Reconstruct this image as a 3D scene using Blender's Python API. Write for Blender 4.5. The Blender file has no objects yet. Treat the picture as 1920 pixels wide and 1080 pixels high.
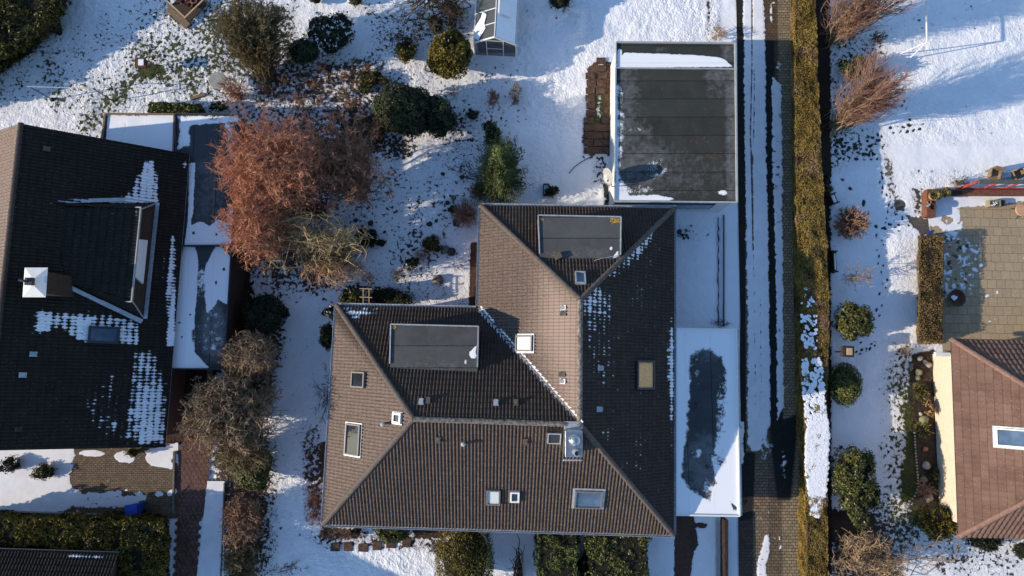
import bpy, bmesh, math, random
import numpy as np
from mathutils import Vector, Matrix
rad = math.radians
C = bpy.context.scene.collection
# ------------------------------------------------------------ camera, sky, sun, exposure
HC, TILT, FPX = 38.0, rad(6.0), 1280.0
cd = bpy.data.cameras.new('camera'); cam = bpy.data.objects.new('camera', cd); C.objects.link(cam)
cam.location = (0, 0, HC); cam.rotation_euler = (TILT, 0, 0)
cd.sensor_width = 36; cd.lens = FPX/1920*36; cd.clip_start = 0.1; cd.clip_end = 3000
bpy.context.scene.camera = cam
SUN_EL, SUN_AZ = rad(20.3), rad(11.0)          # light travels towards +x, turned 11 degrees to +y
sv = Vector((-math.cos(SUN_EL)*math.cos(SUN_AZ), -math.cos(SUN_EL)*math.sin(SUN_AZ), math.sin(SUN_EL)))
W = bpy.data.worlds.new("World"); bpy.context.scene.world = W; W.use_nodes = True
wn = W.node_tree; bg = wn.nodes['Background']
sky = wn.nodes.new('ShaderNodeTexSky'); sky.sky_type = 'NISHITA'; sky.sun_disc = False
sky.sun_elevation = SUN_EL; sky.sun_rotation = math.atan2(sv.x, sv.y)
sky.air_density = 1.3; sky.dust_density = 0.3; sky.ozone_density = 6.0
hsv = wn.nodes.new('ShaderNodeHueSaturation'); hsv.inputs['Saturation'].default_value = 0.93; wn.links.new(sky.outputs[0], hsv.inputs['Color']); wn.links.new(hsv.outputs[0], bg.inputs[0]); bg.inputs[1].default_value = 0.145
sl = bpy.data.lights.new('sun', 'SUN'); so = bpy.data.objects.new('sun', sl); C.objects.link(so)
sl.energy = 4.2; sl.angle = rad(0.55); sl.color = (1.0, 0.85, 0.67)
so.rotation_euler = sv.to_track_quat('Z', 'Y').to_euler(); so.location = (-40, -10, 30)
vs = bpy.context.scene.view_settings
vs.view_transform = 'Standard'; vs.look = 'None'; vs.gamma = 1; vs.exposure = 0.50
# ------------------------------------------------------------ photo-pixel <-> place
cT, sT = math.cos(TILT), math.sin(TILT)
def P(px, py, z=0.0):
    a = (px-960)/FPX; b = (540-py)/FPX
    d = Vector((a, b*cT+sT, b*sT-cT)); t = (z-HC)/d.z
    return Vector((a*t, d.y*t, z))
class Plane:
    def __init__(s, o, n): s.o = Vector(o); s.n = Vector(n).normalized()
    def at(s, px, py):
        a = (px-960)/FPX; b = (540-py)/FPX
        d = Vector((a, b*cT+sT, b*sT-cT)); c = Vector((0, 0, HC))
        return c + d*((s.o-c).dot(s.n)/d.dot(s.n))
def proj(v):
    v = np.asarray(v, float); z = v[:, 2]-HC
    yc = v[:, 1]*cT+z*sT; dep = -(-v[:, 1]*sT+z*cT)
    return np.stack([960+FPX*v[:, 0]/dep, 540-FPX*yc/dep], 1)
def sdist(pts, poly):
    """signed distance (px) to polygon, positive inside"""
    x, y = pts[:, 0], pts[:, 1]; ins = np.zeros(len(pts), bool); d = np.full(len(pts), 1e9)
    n = len(poly)
    for i in range(n):
        ax, ay = poly[i]; bx, by = poly[(i+1) % n]
        ex, ey = bx-ax, by-ay; L = ex*ex+ey*ey+1e-9
        t = np.clip(((x-ax)*ex+(y-ay)*ey)/L, 0, 1)
        d = np.minimum(d, (x-ax-t*ex)**2+(y-ay-t*ey)**2)
        c = ((ay > y) != (by > y)) & (x < ex*(y-ay)/(ey if abs(ey) > 1e-9 else 1e-9)+ax)
        ins ^= c
    d = np.sqrt(d); return np.where(ins, d, -d)
def paint(pp, ops, base=0.0, col=None, bcol=None):
    """ops: (polygon, feather px, value[, colour]) on the surface's own mask"""
    f = np.full(len(pp), float(base)); cc = None
    if bcol is not None: cc = np.tile(np.array(bcol, float), (len(pp), 1))
    for op in ops:
        poly, fe, val = op[0], op[1], op[2]
        if len(poly) == 2 and not hasattr(poly[0], '__len__'): continue
        a = np.array(poly); lo = a.min(0)-fe; hi = a.max(0)+fe
        m = (pp[:, 0] > lo[0]) & (pp[:, 0] < hi[0]) & (pp[:, 1] > lo[1]) & (pp[:, 1] < hi[1])
        if not m.any(): continue
        s = sdist(pp[m], poly); w = np.clip(s/fe*0.5+0.5, 0, 1); w = w*w*(3-2*w)
        if val is not None: f[m] = f[m]*(1-w)+val*w
        if cc is not None and len(op) > 3:
            w2 = np.clip(w*2.5, 0, 1)[:, None]; cc[m] = cc[m]*(1-w2)+np.array(op[3])*w2
    return (f, cc)
def ell(cx, cy, rx, ry=None, a=0, n=14, j=0.0, seed=0):
    ry = rx if ry is None else ry; R = random.Random(int(seed*10)+int(cx*7+cy*13)); o = []
    for i in range(n):
        t = 2*math.pi*i/n; k = 1+R.uniform(-j, j); x = rx*k*math.cos(t); y = ry*k*math.sin(t)
        o.append((cx+x*math.cos(a)-y*math.sin(a), cy+x*math.sin(a)+y*math.cos(a)))
    return o
# ------------------------------------------------------------ node helpers
class NT:
    def __init__(s, name):
        s.m = bpy.data.materials.new(name); s.m.use_nodes = True; s.t = s.m.node_tree
        s.b = s.t.nodes['Principled BSDF']; s.b.inputs['Specular IOR Level'].default_value = 0.3
    def n(s, ty, ins=None, **kw):
        x = s.t.nodes.new(ty)
        for k, v in kw.items(): setattr(x, k, v)
        for k, v in (ins or {}).items(): s.set(x.inputs[k], v)
        return x
    def set(s, sock, v):
        if isinstance(v, bpy.types.NodeSocket): s.t.links.new(v, sock)
        else:
            if sock.type == 'RGBA' and len(v) == 3: v = (*v, 1)
            sock.default_value = v
    def m_(s, op, a, b=0.0, c=0.0, clamp=False):
        x = s.n('ShaderNodeMath', {0: a, 1: b, 2: c}, operation=op); x.use_clamp = clamp; return x.outputs[0]
    def mix(s, f, a, b, bt='MIX'):
        x = s.n('ShaderNodeMix', data_type='RGBA', blend_type=bt)
        s.set(x.inputs[0], f); s.set(x.inputs[6], a); s.set(x.inputs[7], b); return x.outputs[2]
    def pos(s): return s.n('ShaderNodeNewGeometry').outputs['Position']
    def noise(s, sc, det=4, rough=0.55, vec=None, dist=0.0):
        return s.n('ShaderNodeTexNoise', {'Vector': vec if vec is not None else s.pos(), 'Scale': sc, 'Detail': det, 'Roughness': rough, 'Distortion': dist}).outputs[0]
    def stretch(s, x, k=2.6): return s.m_('MULTIPLY_ADD', s.m_('SUBTRACT', x, 0.5), k, 0.5, clamp=True)
    def attr(s, name, out='Fac'): return s.n('ShaderNodeAttribute', attribute_name=name).outputs[out]
    def ramp(s, f, stops):
        x = s.n('ShaderNodeValToRGB', {0: f}); e = x.color_ramp.elements
        while len(e) < len(stops): e.new(0.5)
        for i, (p, c) in enumerate(stops): e[i].position = p; e[i].color = (*c, 1)
        return x.outputs[0]
    def out(s, col, rough=0.8, height=None, dist=0.02, strength=1.0, **kw):
        s.set(s.b.inputs['Base Color'], col); s.set(s.b.inputs['Roughness'], rough)
        for k, v in kw.items(): s.set(s.b.inputs[k.replace('_', ' ')], v)
        if height is not None:
            bmp = s.n('ShaderNodeBump', {'Height': height, 'Distance': dist, 'Strength': strength}); s.t.links.new(bmp.outputs[0], s.b.inputs['Normal'])
        return s.m
SNOW = (0.87, 0.88, 0.90)
def mat_plain(name, col, rough=0.7, var=0.25, sc=6.0, metal=0.0, spec=None):
    n = NT(name); f = n.noise(sc, 5)
    c = n.mix(n.stretch(f, 2.2), tuple(x*(1-var) for x in col), tuple(min(1, x*(1+var)) for x in col))
    m = n.out(c, rough, n.noise(sc*6, 3), 0.004, Metallic=metal)
    if spec is not None: n.b.inputs['Specular IOR Level'].default_value = spec
    return m
def snow_parts(n, rough_sc=9.0, k=7.0, snow='snow'):
    """fac, height : snow cover over whatever lies beneath, threshold noise against the painted field"""
    a = n.attr(snow); v = n.stretch(n.noise(rough_sc, 6, 0.62), 2.7)
    fac = n.m_('MULTIPLY_ADD', n.m_('SUBTRACT', a, v), k, 0.5, clamp=True)
    return fac
def mat_ground():
    n = NT('snowy_ground'); fac = snow_parts(n, 4.6, 9.0)
    gc = n.attr('gc', 'Color')
    v = n.stretch(n.noise(14, 6, 0.7), 2.4); under = n.mix(v, n.mix(1.0, gc, (0.45, 0.45, 0.45), 'MULTIPLY'), n.mix(1.0, gc, (1.5, 1.5, 1.45), 'MULTIPLY'))
    vo = n.n('ShaderNodeTexVoronoi', {'Vector': n.pos(), 'Scale': 8.5, 'Randomness': 1.0}).outputs['Distance']
    vo = n.m_('MULTIPLY', vo, 0.7, clamp=True)
    rg = n.attr('rough'); 
    h1 = n.m_('MULTIPLY', n.m_('ADD', vo, n.m_('MULTIPLY', n.noise(7.5, 6, 0.65), 1.7)), rg)
    h2 = n.m_('ADD', h1, n.m_('MULTIPLY', n.noise(2.0, 4), 0.7))
    h = n.m_('ADD', n.m_('MULTIPLY', fac, 1.0), h2)
    sn = n.mix(n.stretch(n.noise(1.2, 4), 2), (0.81, 0.825, 0.85), (0.885, 0.895, 0.915))
    thin = n.m_('MULTIPLY', n.m_('SUBTRACT', 1.12, n.attr('snow')), n.m_('MULTIPLY', n.stretch(n.noise(6, 5, 0.7), 2.4), 0.75), clamp=True)
    sn = n.mix(thin, sn, gc)
    return n.out(n.mix(fac, under, sn), n.m_('MULTIPLY_ADD', fac, -0.3, 0.9), h, 0.055, 0.8)
def mat_leaf(name, dark, light, rough=0.55, mid=None, snow=0.0, patch=None):
    n = NT(name); r = n.attr('v'); cl = n.stretch(n.noise(2.3, 3), 2.4)
    f = n.m_('MULTIPLY_ADD', r, 0.6, n.m_('MULTIPLY', cl, 0.4))
    mid = mid or tuple((a+b)/2 for a, b in zip(dark, light))
    c = n.ramp(f, [(0.12, dark), (0.5, mid), (0.92, light)])
    if patch: c = n.mix(n.m_('MULTIPLY_ADD', n.m_('SUBTRACT', n.noise(.7, 6, .6), 0.53), 9.0, 0.0, clamp=True), c, n.mix(r, tuple(x*.4 for x in patch), patch))
    if snow:
        up = n.n('ShaderNodeSeparateXYZ', {0: n.n('ShaderNodeNewGeometry').outputs['True Normal']}).outputs[2]
        s2 = n.m_('GREATER_THAN', n.m_('ADD', n.stretch(n.noise(3.0, 3), 2.5), n.m_('MULTIPLY', r, 0.25)), 1.15-snow)
        c = n.mix(s2, c, SNOW)
    n.b.inputs['Specular IOR Level'].default_value = 0.25
    return n.out(c, rough)
def mat_twig(name, a, b, rough=0.8):
    n = NT(name); r = n.attr('v'); f = n.m_('MULTIPLY_ADD', r, 0.6, n.m_('MULTIPLY', n.stretch(n.noise(1.3, 3), 2.4), 0.4))
    return n.out(n.ramp(f, [(0.1, a), (0.9, b)]), rough)
def mat_tile(name, base, alt, lich=0.5, wear_sun_col=(0.50, 0.41, 0.36), pu=0.165, pv=0.31):
    n = NT(name); uv = n.n('ShaderNodeSeparateXYZ', {0: n.n('ShaderNodeUVMap', uv_map='UVMap').outputs[0]})
    u, v = uv.outputs[0], uv.outputs[1]
    fu, fv = n.m_('FRACT', u), n.m_('FRACT', v)
    cu = n.m_('FLOOR', n.m_('MULTIPLY', u, 0.5)); cv = n.m_('FLOOR', v)
    wv = n.n('ShaderNodeTexWhiteNoise', {0: n.n('ShaderNodeCombineXYZ', {0: cu, 1: cv}).outputs[0]}, noise_dimensions='2D').outputs[0]
    wu = n.n('ShaderNodeTexWhiteNoise', {0: n.n('ShaderNodeCombineXYZ', {0: n.m_('FLOOR', u), 1: cv, 2: 3.0}).outputs[0]}, noise_dimensions='3D').outputs[0]
    c = n.mix(n.m_('ADD', n.m_('MULTIPLY', wv, 0.45), n.m_('MULTIPLY', n.stretch(n.noise(0.9, 7, .68), 2.8), 0.55)), base, alt)
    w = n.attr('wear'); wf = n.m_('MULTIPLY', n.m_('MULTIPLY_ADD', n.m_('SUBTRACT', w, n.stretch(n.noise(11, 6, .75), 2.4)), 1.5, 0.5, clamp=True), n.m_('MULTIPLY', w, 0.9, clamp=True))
    c = n.mix(wf, c, wear_sun_col)  # pale weathering; on sun-facing slopes also sunlit brightness put into the colour
    edge = n.m_('MULTIPLY', n.m_('LESS_THAN', fv, 0.10), 0.45)        # darker line at the lap
    c = n.mix(edge, c, tuple(x*0.35 for x in base))
    sp = n.m_('GREATER_THAN', n.noise(22, 2, 0.5), 0.70); sp = n.m_('MULTIPLY', sp, n.m_('GREATER_THAN', n.noise(2.2, 3), 0.5-0.06*lich))
    c = n.mix(n.m_('MULTIPLY', sp, 0.8*lich), c, (0.55, 0.54, 0.48))
    s = n.attr('snow')
    val = n.m_('ADD', n.m_('ADD', n.m_('MULTIPLY', n.m_('ABSOLUTE', n.m_('SUBTRACT', fu, 0.45)), 0.75), n.m_('MULTIPLY', n.m_('ABSOLUTE', n.m_('SUBTRACT', fv, 0.55)), 0.75)),
               n.m_('ADD', n.m_('MULTIPLY', wu, 0.30), n.m_('MULTIPLY', n.stretch(n.noise(4, 5, .7), 2.4), 0.46)))
    sf = n.m_('MULTIPLY_ADD', n.m_('SUBTRACT', s, val), 6.5, 0.42, clamp=True)
    c = n.mix(sf, c, SNOW)
    n.b.inputs['Specular IOR Level'].default_value = 0.12
    return n.out(c, n.m_('MULTIPLY_ADD', sf, -0.1, 0.86), n.m_('ADD', n.m_('MULTIPLY', sf, 2.0), n.noise(30, 4)), 0.006)
def mat_felt(name, base=(0.045, 0.048, 0.048), seam=1.0, axis=1, ofs=0.0, rust=True):
    n = NT(name); pos = n.pos(); sx = n.n('ShaderNodeSeparateXYZ', {0: pos})
    v1 = n.m_('ADD', n.m_('MULTIPLY', n.stretch(n.noise(3.0, 6, .66), 2.7), 0.62), n.m_('MULTIPLY', n.stretch(n.noise(17, 5, .7), 2.6), 0.38)); fac = n.m_('MULTIPLY_ADD', n.m_('SUBTRACT', n.attr('snow'), v1), 5.0, 0.5, clamp=True)
    t = n.m_('FRACT', n.m_('MULTIPLY', n.m_('ADD', sx.outputs[axis], ofs), 1.0/seam))
    ln = n.m_('LESS_THAN', t, n.m_('MULTIPLY', n.noise(2.5, 3), 0.07/seam)); strip = n.m_('FLOOR', n.m_('MULTIPLY', n.m_('ADD', sx.outputs[axis], ofs), 1.0/seam))
    wn_ = n.n('ShaderNodeTexWhiteNoise', {'W': strip}, noise_dimensions='1D').outputs[0]
    b = n.stretch(n.noise(1.1, 6, 0.6), 2.5); f2 = n.noise(28, 3, 0.6)
    c = n.mix(b, tuple(x*0.72 for x in base), tuple(x*1.35 for x in base))
    c = n.mix(n.m_('MULTIPLY', wn_, 0.45), c, tuple(x*1.7 for x in base))
    c = n.mix(n.stretch(f2, 1.6), c, n.mix(1.0, c, (1.45, 1.45, 1.4), 'MULTIPLY'))
    fr = n.attr('wear'); fv = n.m_('MULTIPLY_ADD', n.m_('SUBTRACT', fr, n.stretch(n.noise(3.5, 7, .7), 2.2)), 1.3, 0.35, clamp=True)
    c = n.mix(n.m_('MULTIPLY', fv, 0.55), c, (0.22, 0.225, 0.23))
    if rust:
        rs = n.m_('MULTIPLY_ADD', n.m_('SUBTRACT', n.attr('rust'), n.stretch(n.noise(9, 5, .7), 2.4)), 5.0, 0.5, clamp=True)
        c = n.mix(rs, c, (0.16, 0.06, 0.035))
    c = n.mix(n.m_('MULTIPLY', ln, 0.85), c, (0.008, 0.008, 0.009))
    c = n.mix(fac, c, SNOW)
    return n.out(c, n.m_('MULTIPLY_ADD', fac, -0.1, 0.72), n.m_('ADD', n.m_('MULTIPLY', fac, 3.0), n.m_('SUBTRACT', n.m_('MULTIPLY', n.noise(14, 4), 0.5), ln)), 0.012)
def mat_paver(name, bw, bh, mort=(0.03, 0.027, 0.023), rot=0.0, k=9.0, nsc=5.0, offset=0.5, msize=0.012, rough=0.85, c2=0.68, speck=10):
    n = NT(name); mp = n.n('ShaderNodeMapping', {0: n.pos(), 'Rotation': (0, 0, rot)})
    br = n.n('ShaderNodeTexBrick', {'Vector': mp.outputs[0], 'Color1': (1, 1, 1, 1), 'Color2': (c2, c2, c2, 1), 'Mortar': (0, 0, 0, 1), 'Scale': 1.0, 'Mortar Size': msize, 'Mortar Smooth': 0.3, 'Brick Width': bw, 'Row Height': bh}, offset=offset)
    gc = n.attr('gc', 'Color'); c = n.mix(1.0, gc, br.outputs['Color'], 'MULTIPLY')
    c = n.mix(br.outputs['Fac'], c, mort)
    c = n.mix(n.stretch(n.noise(speck, 6, .7), 2.4), n.mix(1.0, c, (0.55, 0.55, 0.55), 'MULTIPLY'), n.mix(1.0, c, (1.3, 1.28, 1.2), 'MULTIPLY'))
    fac = snow_parts(n, nsc, k); c = n.mix(fac, c, n.mix(n.stretch(n.noise(1.7, 6, .65), 2.4), (0.74, 0.75, 0.78), SNOW))
    h = n.m_('ADD', n.m_('MULTIPLY', fac, 2.5), n.m_('MULTIPLY', n.m_('ADD', n.m_('MULTIPLY', br.outputs['Fac'], -1.0), n.m_('MULTIPLY', n.noise(20, 4), 0.5)), n.m_('SUBTRACT', 1.0, n.m_('MULTIPLY', fac, 0.9))))
    return n.out(c, rough, h, 0.012)
def mat_glass(name, col=(0.02, 0.025, 0.03), rough=0.04):
    n = NT(name); n.b.inputs['Specular IOR Level'].default_value = 0.8
    return n.out(n.mix(n.stretch(n.noise(1.1, 4, .5, dist=.3), 2.6), tuple(x*.55 for x in col), tuple(min(1, x*1.6) for x in col)), rough)
# ------------------------------------------------------------ mesh helpers
def root_loc(p):
    v = Vector((0, 0, 0))
    while p is not None: v = v+p.location; p = p.parent
    return v
def link_mesh(name, me, mat, parent):
    o = bpy.data.objects.new(name, me); C.objects.link(o)
    if mat: me.materials.append(mat)
    if parent is not None: o.parent = parent
    return o
def np_mesh(name, V, Fq, mat, parent=None, attrs=None, smooth=False, uv=None):
    V = np.asarray(V, np.float32).reshape(-1, 3) - np.array(root_loc(parent), np.float32)
    Fq = np.asarray(Fq, np.int32); k = Fq.shape[1]
    me = bpy.data.meshes.new(name); me.vertices.add(len(V)); me.vertices.foreach_set('co', V.ravel())
    me.loops.add(Fq.size); me.loops.foreach_set('vertex_index', Fq.ravel())
    me.polygons.add(len(Fq)); me.polygons.foreach_set('loop_start', np.arange(0, Fq.size, k, dtype=np.int32))
    me.polygons.foreach_set('use_smooth', np.full(len(Fq), smooth))
    me.update(calc_edges=True)
    for an, av in (attrs or {}).items():
        av = np.asarray(av, np.float32)
        if av.ndim == 1: a = me.attributes.new(an, 'FLOAT', 'POINT'); a.data.foreach_set('value', av)
        else:
            a = me.attributes.new(an, 'FLOAT_COLOR', 'POINT')
            a.data.foreach_set('color', np.concatenate([av, np.ones((len(av), 1), np.float32)], 1).ravel())
    if uv is not None:
        l = me.uv_layers.new(name='UVMap'); l.data.foreach_set('uv', np.asarray(uv, np.float32)[Fq.ravel()].ravel())
    return link_mesh(name, me, mat, parent)
def gridfaces(nx, ny):
    i, j = np.meshgrid(np.arange(nx-1), np.arange(ny-1)); a = (j*nx+i).ravel()
    return np.stack([a, a+1, a+nx+1, a+nx], 1)
class MB:
    def __init__(s): s.v = []; s.f = []
    def add(s, vs_, fs):
        b = len(s.v); s.v += [tuple(x) for x in vs_]; s.f += [tuple(b+i for i in f) for f in fs]; return s
    def box(s, c, sz, ax=None):
        """centre, full size, optional 3 axes"""
        c = Vector(c); ax = ax or (Vector((1, 0, 0)), Vector((0, 1, 0)), Vector((0, 0, 1)))
        h = [ax[i]*(sz[i]/2) for i in range(3)]; vs_ = []
        for k in (-1, 1):
            for j in (-1, 1):
                for i in (-1, 1): vs_.append(c+h[0]*i+h[1]*j+h[2]*k)
        return s.add(vs_, [(0, 2, 3, 1), (4, 5, 7, 6), (0, 1, 5, 4), (2, 6, 7, 3), (0, 4, 6, 2), (1, 3, 7, 5)])
    def bar(s, a, b, w, h=None, up=(0, 0, 1)):
        a, b = Vector(a), Vector(b); h = h or w; d = b-a; L = d.length; d.normalize()
        sd = d.cross(Vector(up)); sd = sd.normalized() if sd.length > 1e-4 else Vector((1, 0, 0)); u = sd.cross(d)
        return s.box((a+b)/2, (L, w, h), (d, sd, u))
    def prism(s, poly, z0, z1):
        n = len(poly); lo = [(p[0], p[1], z0 if not callable(z0) else z0(p)) for p in poly]; hi = [(p[0], p[1], z1) for p in poly]
        return s.add(lo+hi, [tuple(range(n-1, -1, -1)), tuple(range(n, 2*n))]+[(i, (i+1) % n, n+(i+1) % n, n+i) for i in range(n)])
    def tube(s, pts, r, n=8, cap=True):
        pts = [Vector(p) for p in pts]; rs = r if hasattr(r, '__len__') else [r]*len(pts); vs_ = []; fs = []
        for i, p in enumerate(pts):
            d = (pts[min(i+1, len(pts)-1)]-pts[max(i-1, 0)]).normalized()
            a = d.cross(Vector((0, 0, 1))) if abs(d.z) < 0.95 else d.cross(Vector((1, 0, 0))); a.normalize(); b = a.cross(d)
            for k in range(n):
                t = 2*math.pi*k/n; vs_.append(p+a*math.cos(t)*rs[i]+b*math.sin(t)*rs[i])
        for i in range(len(pts)-1):
            for k in range(n): fs.append((i*n+k, i*n+(k+1) % n, (i+1)*n+(k+1) % n, (i+1)*n+k))
        if cap: fs += [tuple(range(n-1, -1, -1)), tuple((len(pts)-1)*n+k for k in range(n))]
        return s.add(vs_, fs)
    def lathe(s, c, prof, n=20, ax=(0, 0, 1)):
        """prof: (radius, height)"""
        c = Vector(c); az = Vector(ax).normalized(); q = Vector((0, 0, 1)).rotation_difference(az)
        vs_ = []; fs = []
        for r, h in prof:
            for k in range(n):
                t = 2*math.pi*k/n; vs_.append(c+q @ Vector((r*math.cos(t), r*math.sin(t), h)))
        for i in range(len(prof)-1):
            for k in range(n): fs.append((i*n+k, i*n+(k+1) % n, (i+1)*n+(k+1) % n, (i+1)*n+k))
        fs += [tuple(range(n-1, -1, -1)), tuple((len(prof)-1)*n+k for k in range(n))]
        return s.add(vs_, fs)
    def quad(s, *p): return s.add(p, [tuple(range(len(p)))])
    def blob(s, c, r, seed=0, j=0.25, sub=2):
        bm = bmesh.new(); bmesh.ops.create_icosphere(bm, subdivisions=sub, radius=1); R = random.Random(seed)
        ph = [R.uniform(0, 6) for _ in range(6)]; vs_ = []
        for v in bm.verts:
            k = 1+j*(math.sin(v.co.x*3+ph[0])*math.sin(v.co.y*3+ph[1])+0.5*math.sin(v.co.z*5+v.co.x*4+ph[2])); vs_.append(Vector(c)+Vector((v.co.x*r[0]*k, v.co.y*r[1]*k, v.co.z*r[2]*k)))
        fs = [tuple(v.index for v in f.verts) for f in bm.faces]; bm.free(); return s.add(vs_, fs)
    def build(s, name, mat, parent=None, smooth=False, bevel=0.0):
        o = root_loc(parent); me = bpy.data.meshes.new(name)
        me.from_pydata([(x-o.x, y-o.y, z-o.z) for x, y, z in s.v], [], s.f); me.update()
        if smooth:
            for p in me.polygons: p.use_smooth = True
        ob = link_mesh(name, me, mat, parent)
        if bevel:
            bm = bmesh.new(); bm.from_mesh(me); bmesh.ops.bevel(bm, geom=list(bm.edges), offset=bevel, segments=1, affect='EDGES', clamp_overlap=True); bm.to_mesh(me); bm.free()
        return ob
def thing(name, label, cat, loc, group=None):
    o = bpy.data.objects.new(name, None); C.objects.link(o); o.location = loc; o.empty_display_size = 0.2
    return tag(o, label, cat, group)
def tag(o, label, cat, group=None, kind=None):
    o['label'] = label; o['category'] = cat
    if group: o['group'] = group
    if kind: o['kind'] = kind
    return o
def struct(o, label=None, kind='structure'):
    o['kind'] = kind
    if label: o['label'] = label
    return o
def vnoise(x, y, sc, seed):
    """smooth value noise on arrays"""
    r = np.random.RandomState(seed); G = r.rand(256, 256); X = x*sc; Y = y*sc
    xi = np.floor(X).astype(int); yi = np.floor(Y).astype(int); fx = X-xi; fy = Y-yi
    fx = fx*fx*(3-2*fx); fy = fy*fy*(3-2*fy)
    a = G[xi % 256, yi % 256]; b = G[(xi+1) % 256, yi % 256]; c = G[xi % 256, (yi+1) % 256]; d = G[(xi+1) % 256, (yi+1) % 256]
    return (a*(1-fx)+b*fx)*(1-fy)+(c*(1-fx)+d*fx)*fy
# ------------------------------------------------------------ materials
M = dict(
 ground=mat_ground(),
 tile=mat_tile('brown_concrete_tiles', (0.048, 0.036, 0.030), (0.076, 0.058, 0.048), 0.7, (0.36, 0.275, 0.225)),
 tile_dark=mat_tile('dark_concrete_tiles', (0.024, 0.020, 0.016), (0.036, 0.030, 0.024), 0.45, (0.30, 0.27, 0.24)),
 tile_red=mat_tile('red_brown_tiles', (0.115, 0.066, 0.049), (0.20, 0.122, 0.094), 0.8, (0.33, 0.22, 0.18)),
 felt=mat_felt('roofing_felt', (0.024, 0.026, 0.023), 1.0, 1, 0.15), felt2=mat_felt('grey_felt', (0.050, 0.052, 0.052), 1.05, 1, 0.4),
 felt3=mat_felt('patched_felt', (0.030, 0.034, 0.038), 1.3, 0, 0.2),
 cap=mat_plain('ridge_tile', (0.12, 0.095, 0.08), 0.85, 0.35, 7), cap_dark=mat_plain('dark_ridge_tile', (0.05, 0.04, 0.034), 0.85, 0.3, 7),
 cap_pale=mat_plain('lichened_ridge_tile', (0.17, 0.15, 0.13), 0.9, 0.9, 9), cap_red=mat_plain('red_ridge_tile', (0.22, 0.13, 0.10), 0.85, 0.3, 7),
 zinc=mat_plain('zinc', (0.42, 0.45, 0.48), 0.5, 0.25, 5, 0.35), steel=mat_plain('bright_steel', (0.55, 0.56, 0.56), 0.28, 0.15, 4, 0.9),
 trim=mat_plain('pale_metal_trim', (0.42, 0.43, 0.42), 0.5, 0.15, 4, 0.2), darkmetal=mat_plain('dark_metal', (0.05, 0.052, 0.056), 0.45, 0.2, 5, 0.3),
 frame=mat_plain('grey_window_frame', (0.17, 0.155, 0.15), 0.5, 0.15, 6), white=mat_plain('white_paint', (0.78, 0.77, 0.74), 0.5, 0.06, 4),
 glass=mat_glass('dark_glass'), blueglass=mat_glass('sky_glass', (0.07, 0.11, 0.17), 0.06), blind=mat_plain('white_blind', (0.62, 0.66, 0.64), 0.4, 0.05, 3),
 wood_blind=mat_plain('tan_blind', (0.98, 0.46, 0.19), 0.6, 0.25, 9), render_white=mat_plain('white_render', (0.70, 0.69, 0.66), 0.9, 0.08, 3),
 cream=mat_plain('cream_brick', (0.64, 0.53, 0.40), 0.9, 0.10, 8), brickwall=mat_plain('brown_brick', (0.14, 0.07, 0.05), 0.9, 0.25, 8),
 redwood=mat_plain('red_stained_wood', (0.30, 0.05, 0.035), 0.7, 0.25, 6), wood=mat_plain('weathered_wood', (0.20, 0.14, 0.09), 0.85, 0.3, 6),
 palewood=mat_plain('pale_wood', (0.50, 0.36, 0.22), 0.8, 0.2, 6), greybeam=mat_plain('grey_green_beam', (0.10, 0.10, 0.085), 0.8, 0.25, 6),
 darkwood=mat_plain('dark_wood', (0.05, 0.032, 0.024), 0.8, 0.3, 6), snow=mat_plain('fresh_snow', SNOW, 0.6, 0.03, 3),
 soil=mat_plain('dark_soil', (0.035, 0.022, 0.017), 0.95, 0.5, 6), stone=mat_plain('grey_stone', (0.16, 0.14, 0.12), 0.9, 0.4, 6),
 palestone=mat_plain('pale_stone', (0.34, 0.30, 0.25), 0.9, 0.3, 6), darkstone=mat_plain('dark_stone', (0.045, 0.04, 0.037), 0.85, 0.4, 8),
 terracotta=mat_plain('terracotta', (0.33, 0.13, 0.08), 0.85, 0.2, 6), blue=mat_plain('blue_plastic', (0.02, 0.06, 0.40), 0.4, 0.1, 4),
 olivestone=mat_plain('mossy_stone', (0.23, 0.22, 0.13), 0.9, 0.3, 6), rust=mat_plain('rusty_metal', (0.10, 0.045, 0.03), 0.7, 0.4, 8),
 hexbrick=mat_plain('red_hexagon_paver', (0.125, 0.062, 0.046), 0.85, 0.4, 3), slab=mat_plain('brown_slab', (0.085, 0.052, 0.037), 0.95, 0.6, 7),
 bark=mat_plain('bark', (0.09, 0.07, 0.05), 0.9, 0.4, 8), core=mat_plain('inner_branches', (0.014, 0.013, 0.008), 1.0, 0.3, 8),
)
PAV = mat_paver('driveway_pavers', 0.24, 0.16, k=5.5, nsc=3.6); PATIO = mat_paver('patio_slabs', 0.50, 0.50, (0.12, 0.095, 0.065), 0.02, nsc=3.8, offset=0.4, msize=0.007, c2=0.88, speck=26)
BRICKP = mat_paver('forecourt_pavers', 0.22, 0.11, (0.04, 0.03, 0.022), nsc=3.0)
# colours lying under the snow
GR = (0.052, 0.064, 0.020); LIT = (0.075, 0.045, 0.030); SOI = (0.030, 0.021, 0.016); STN = (0.16, 0.145, 0.12); DK = (0.035, 0.033, 0.030)
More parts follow.
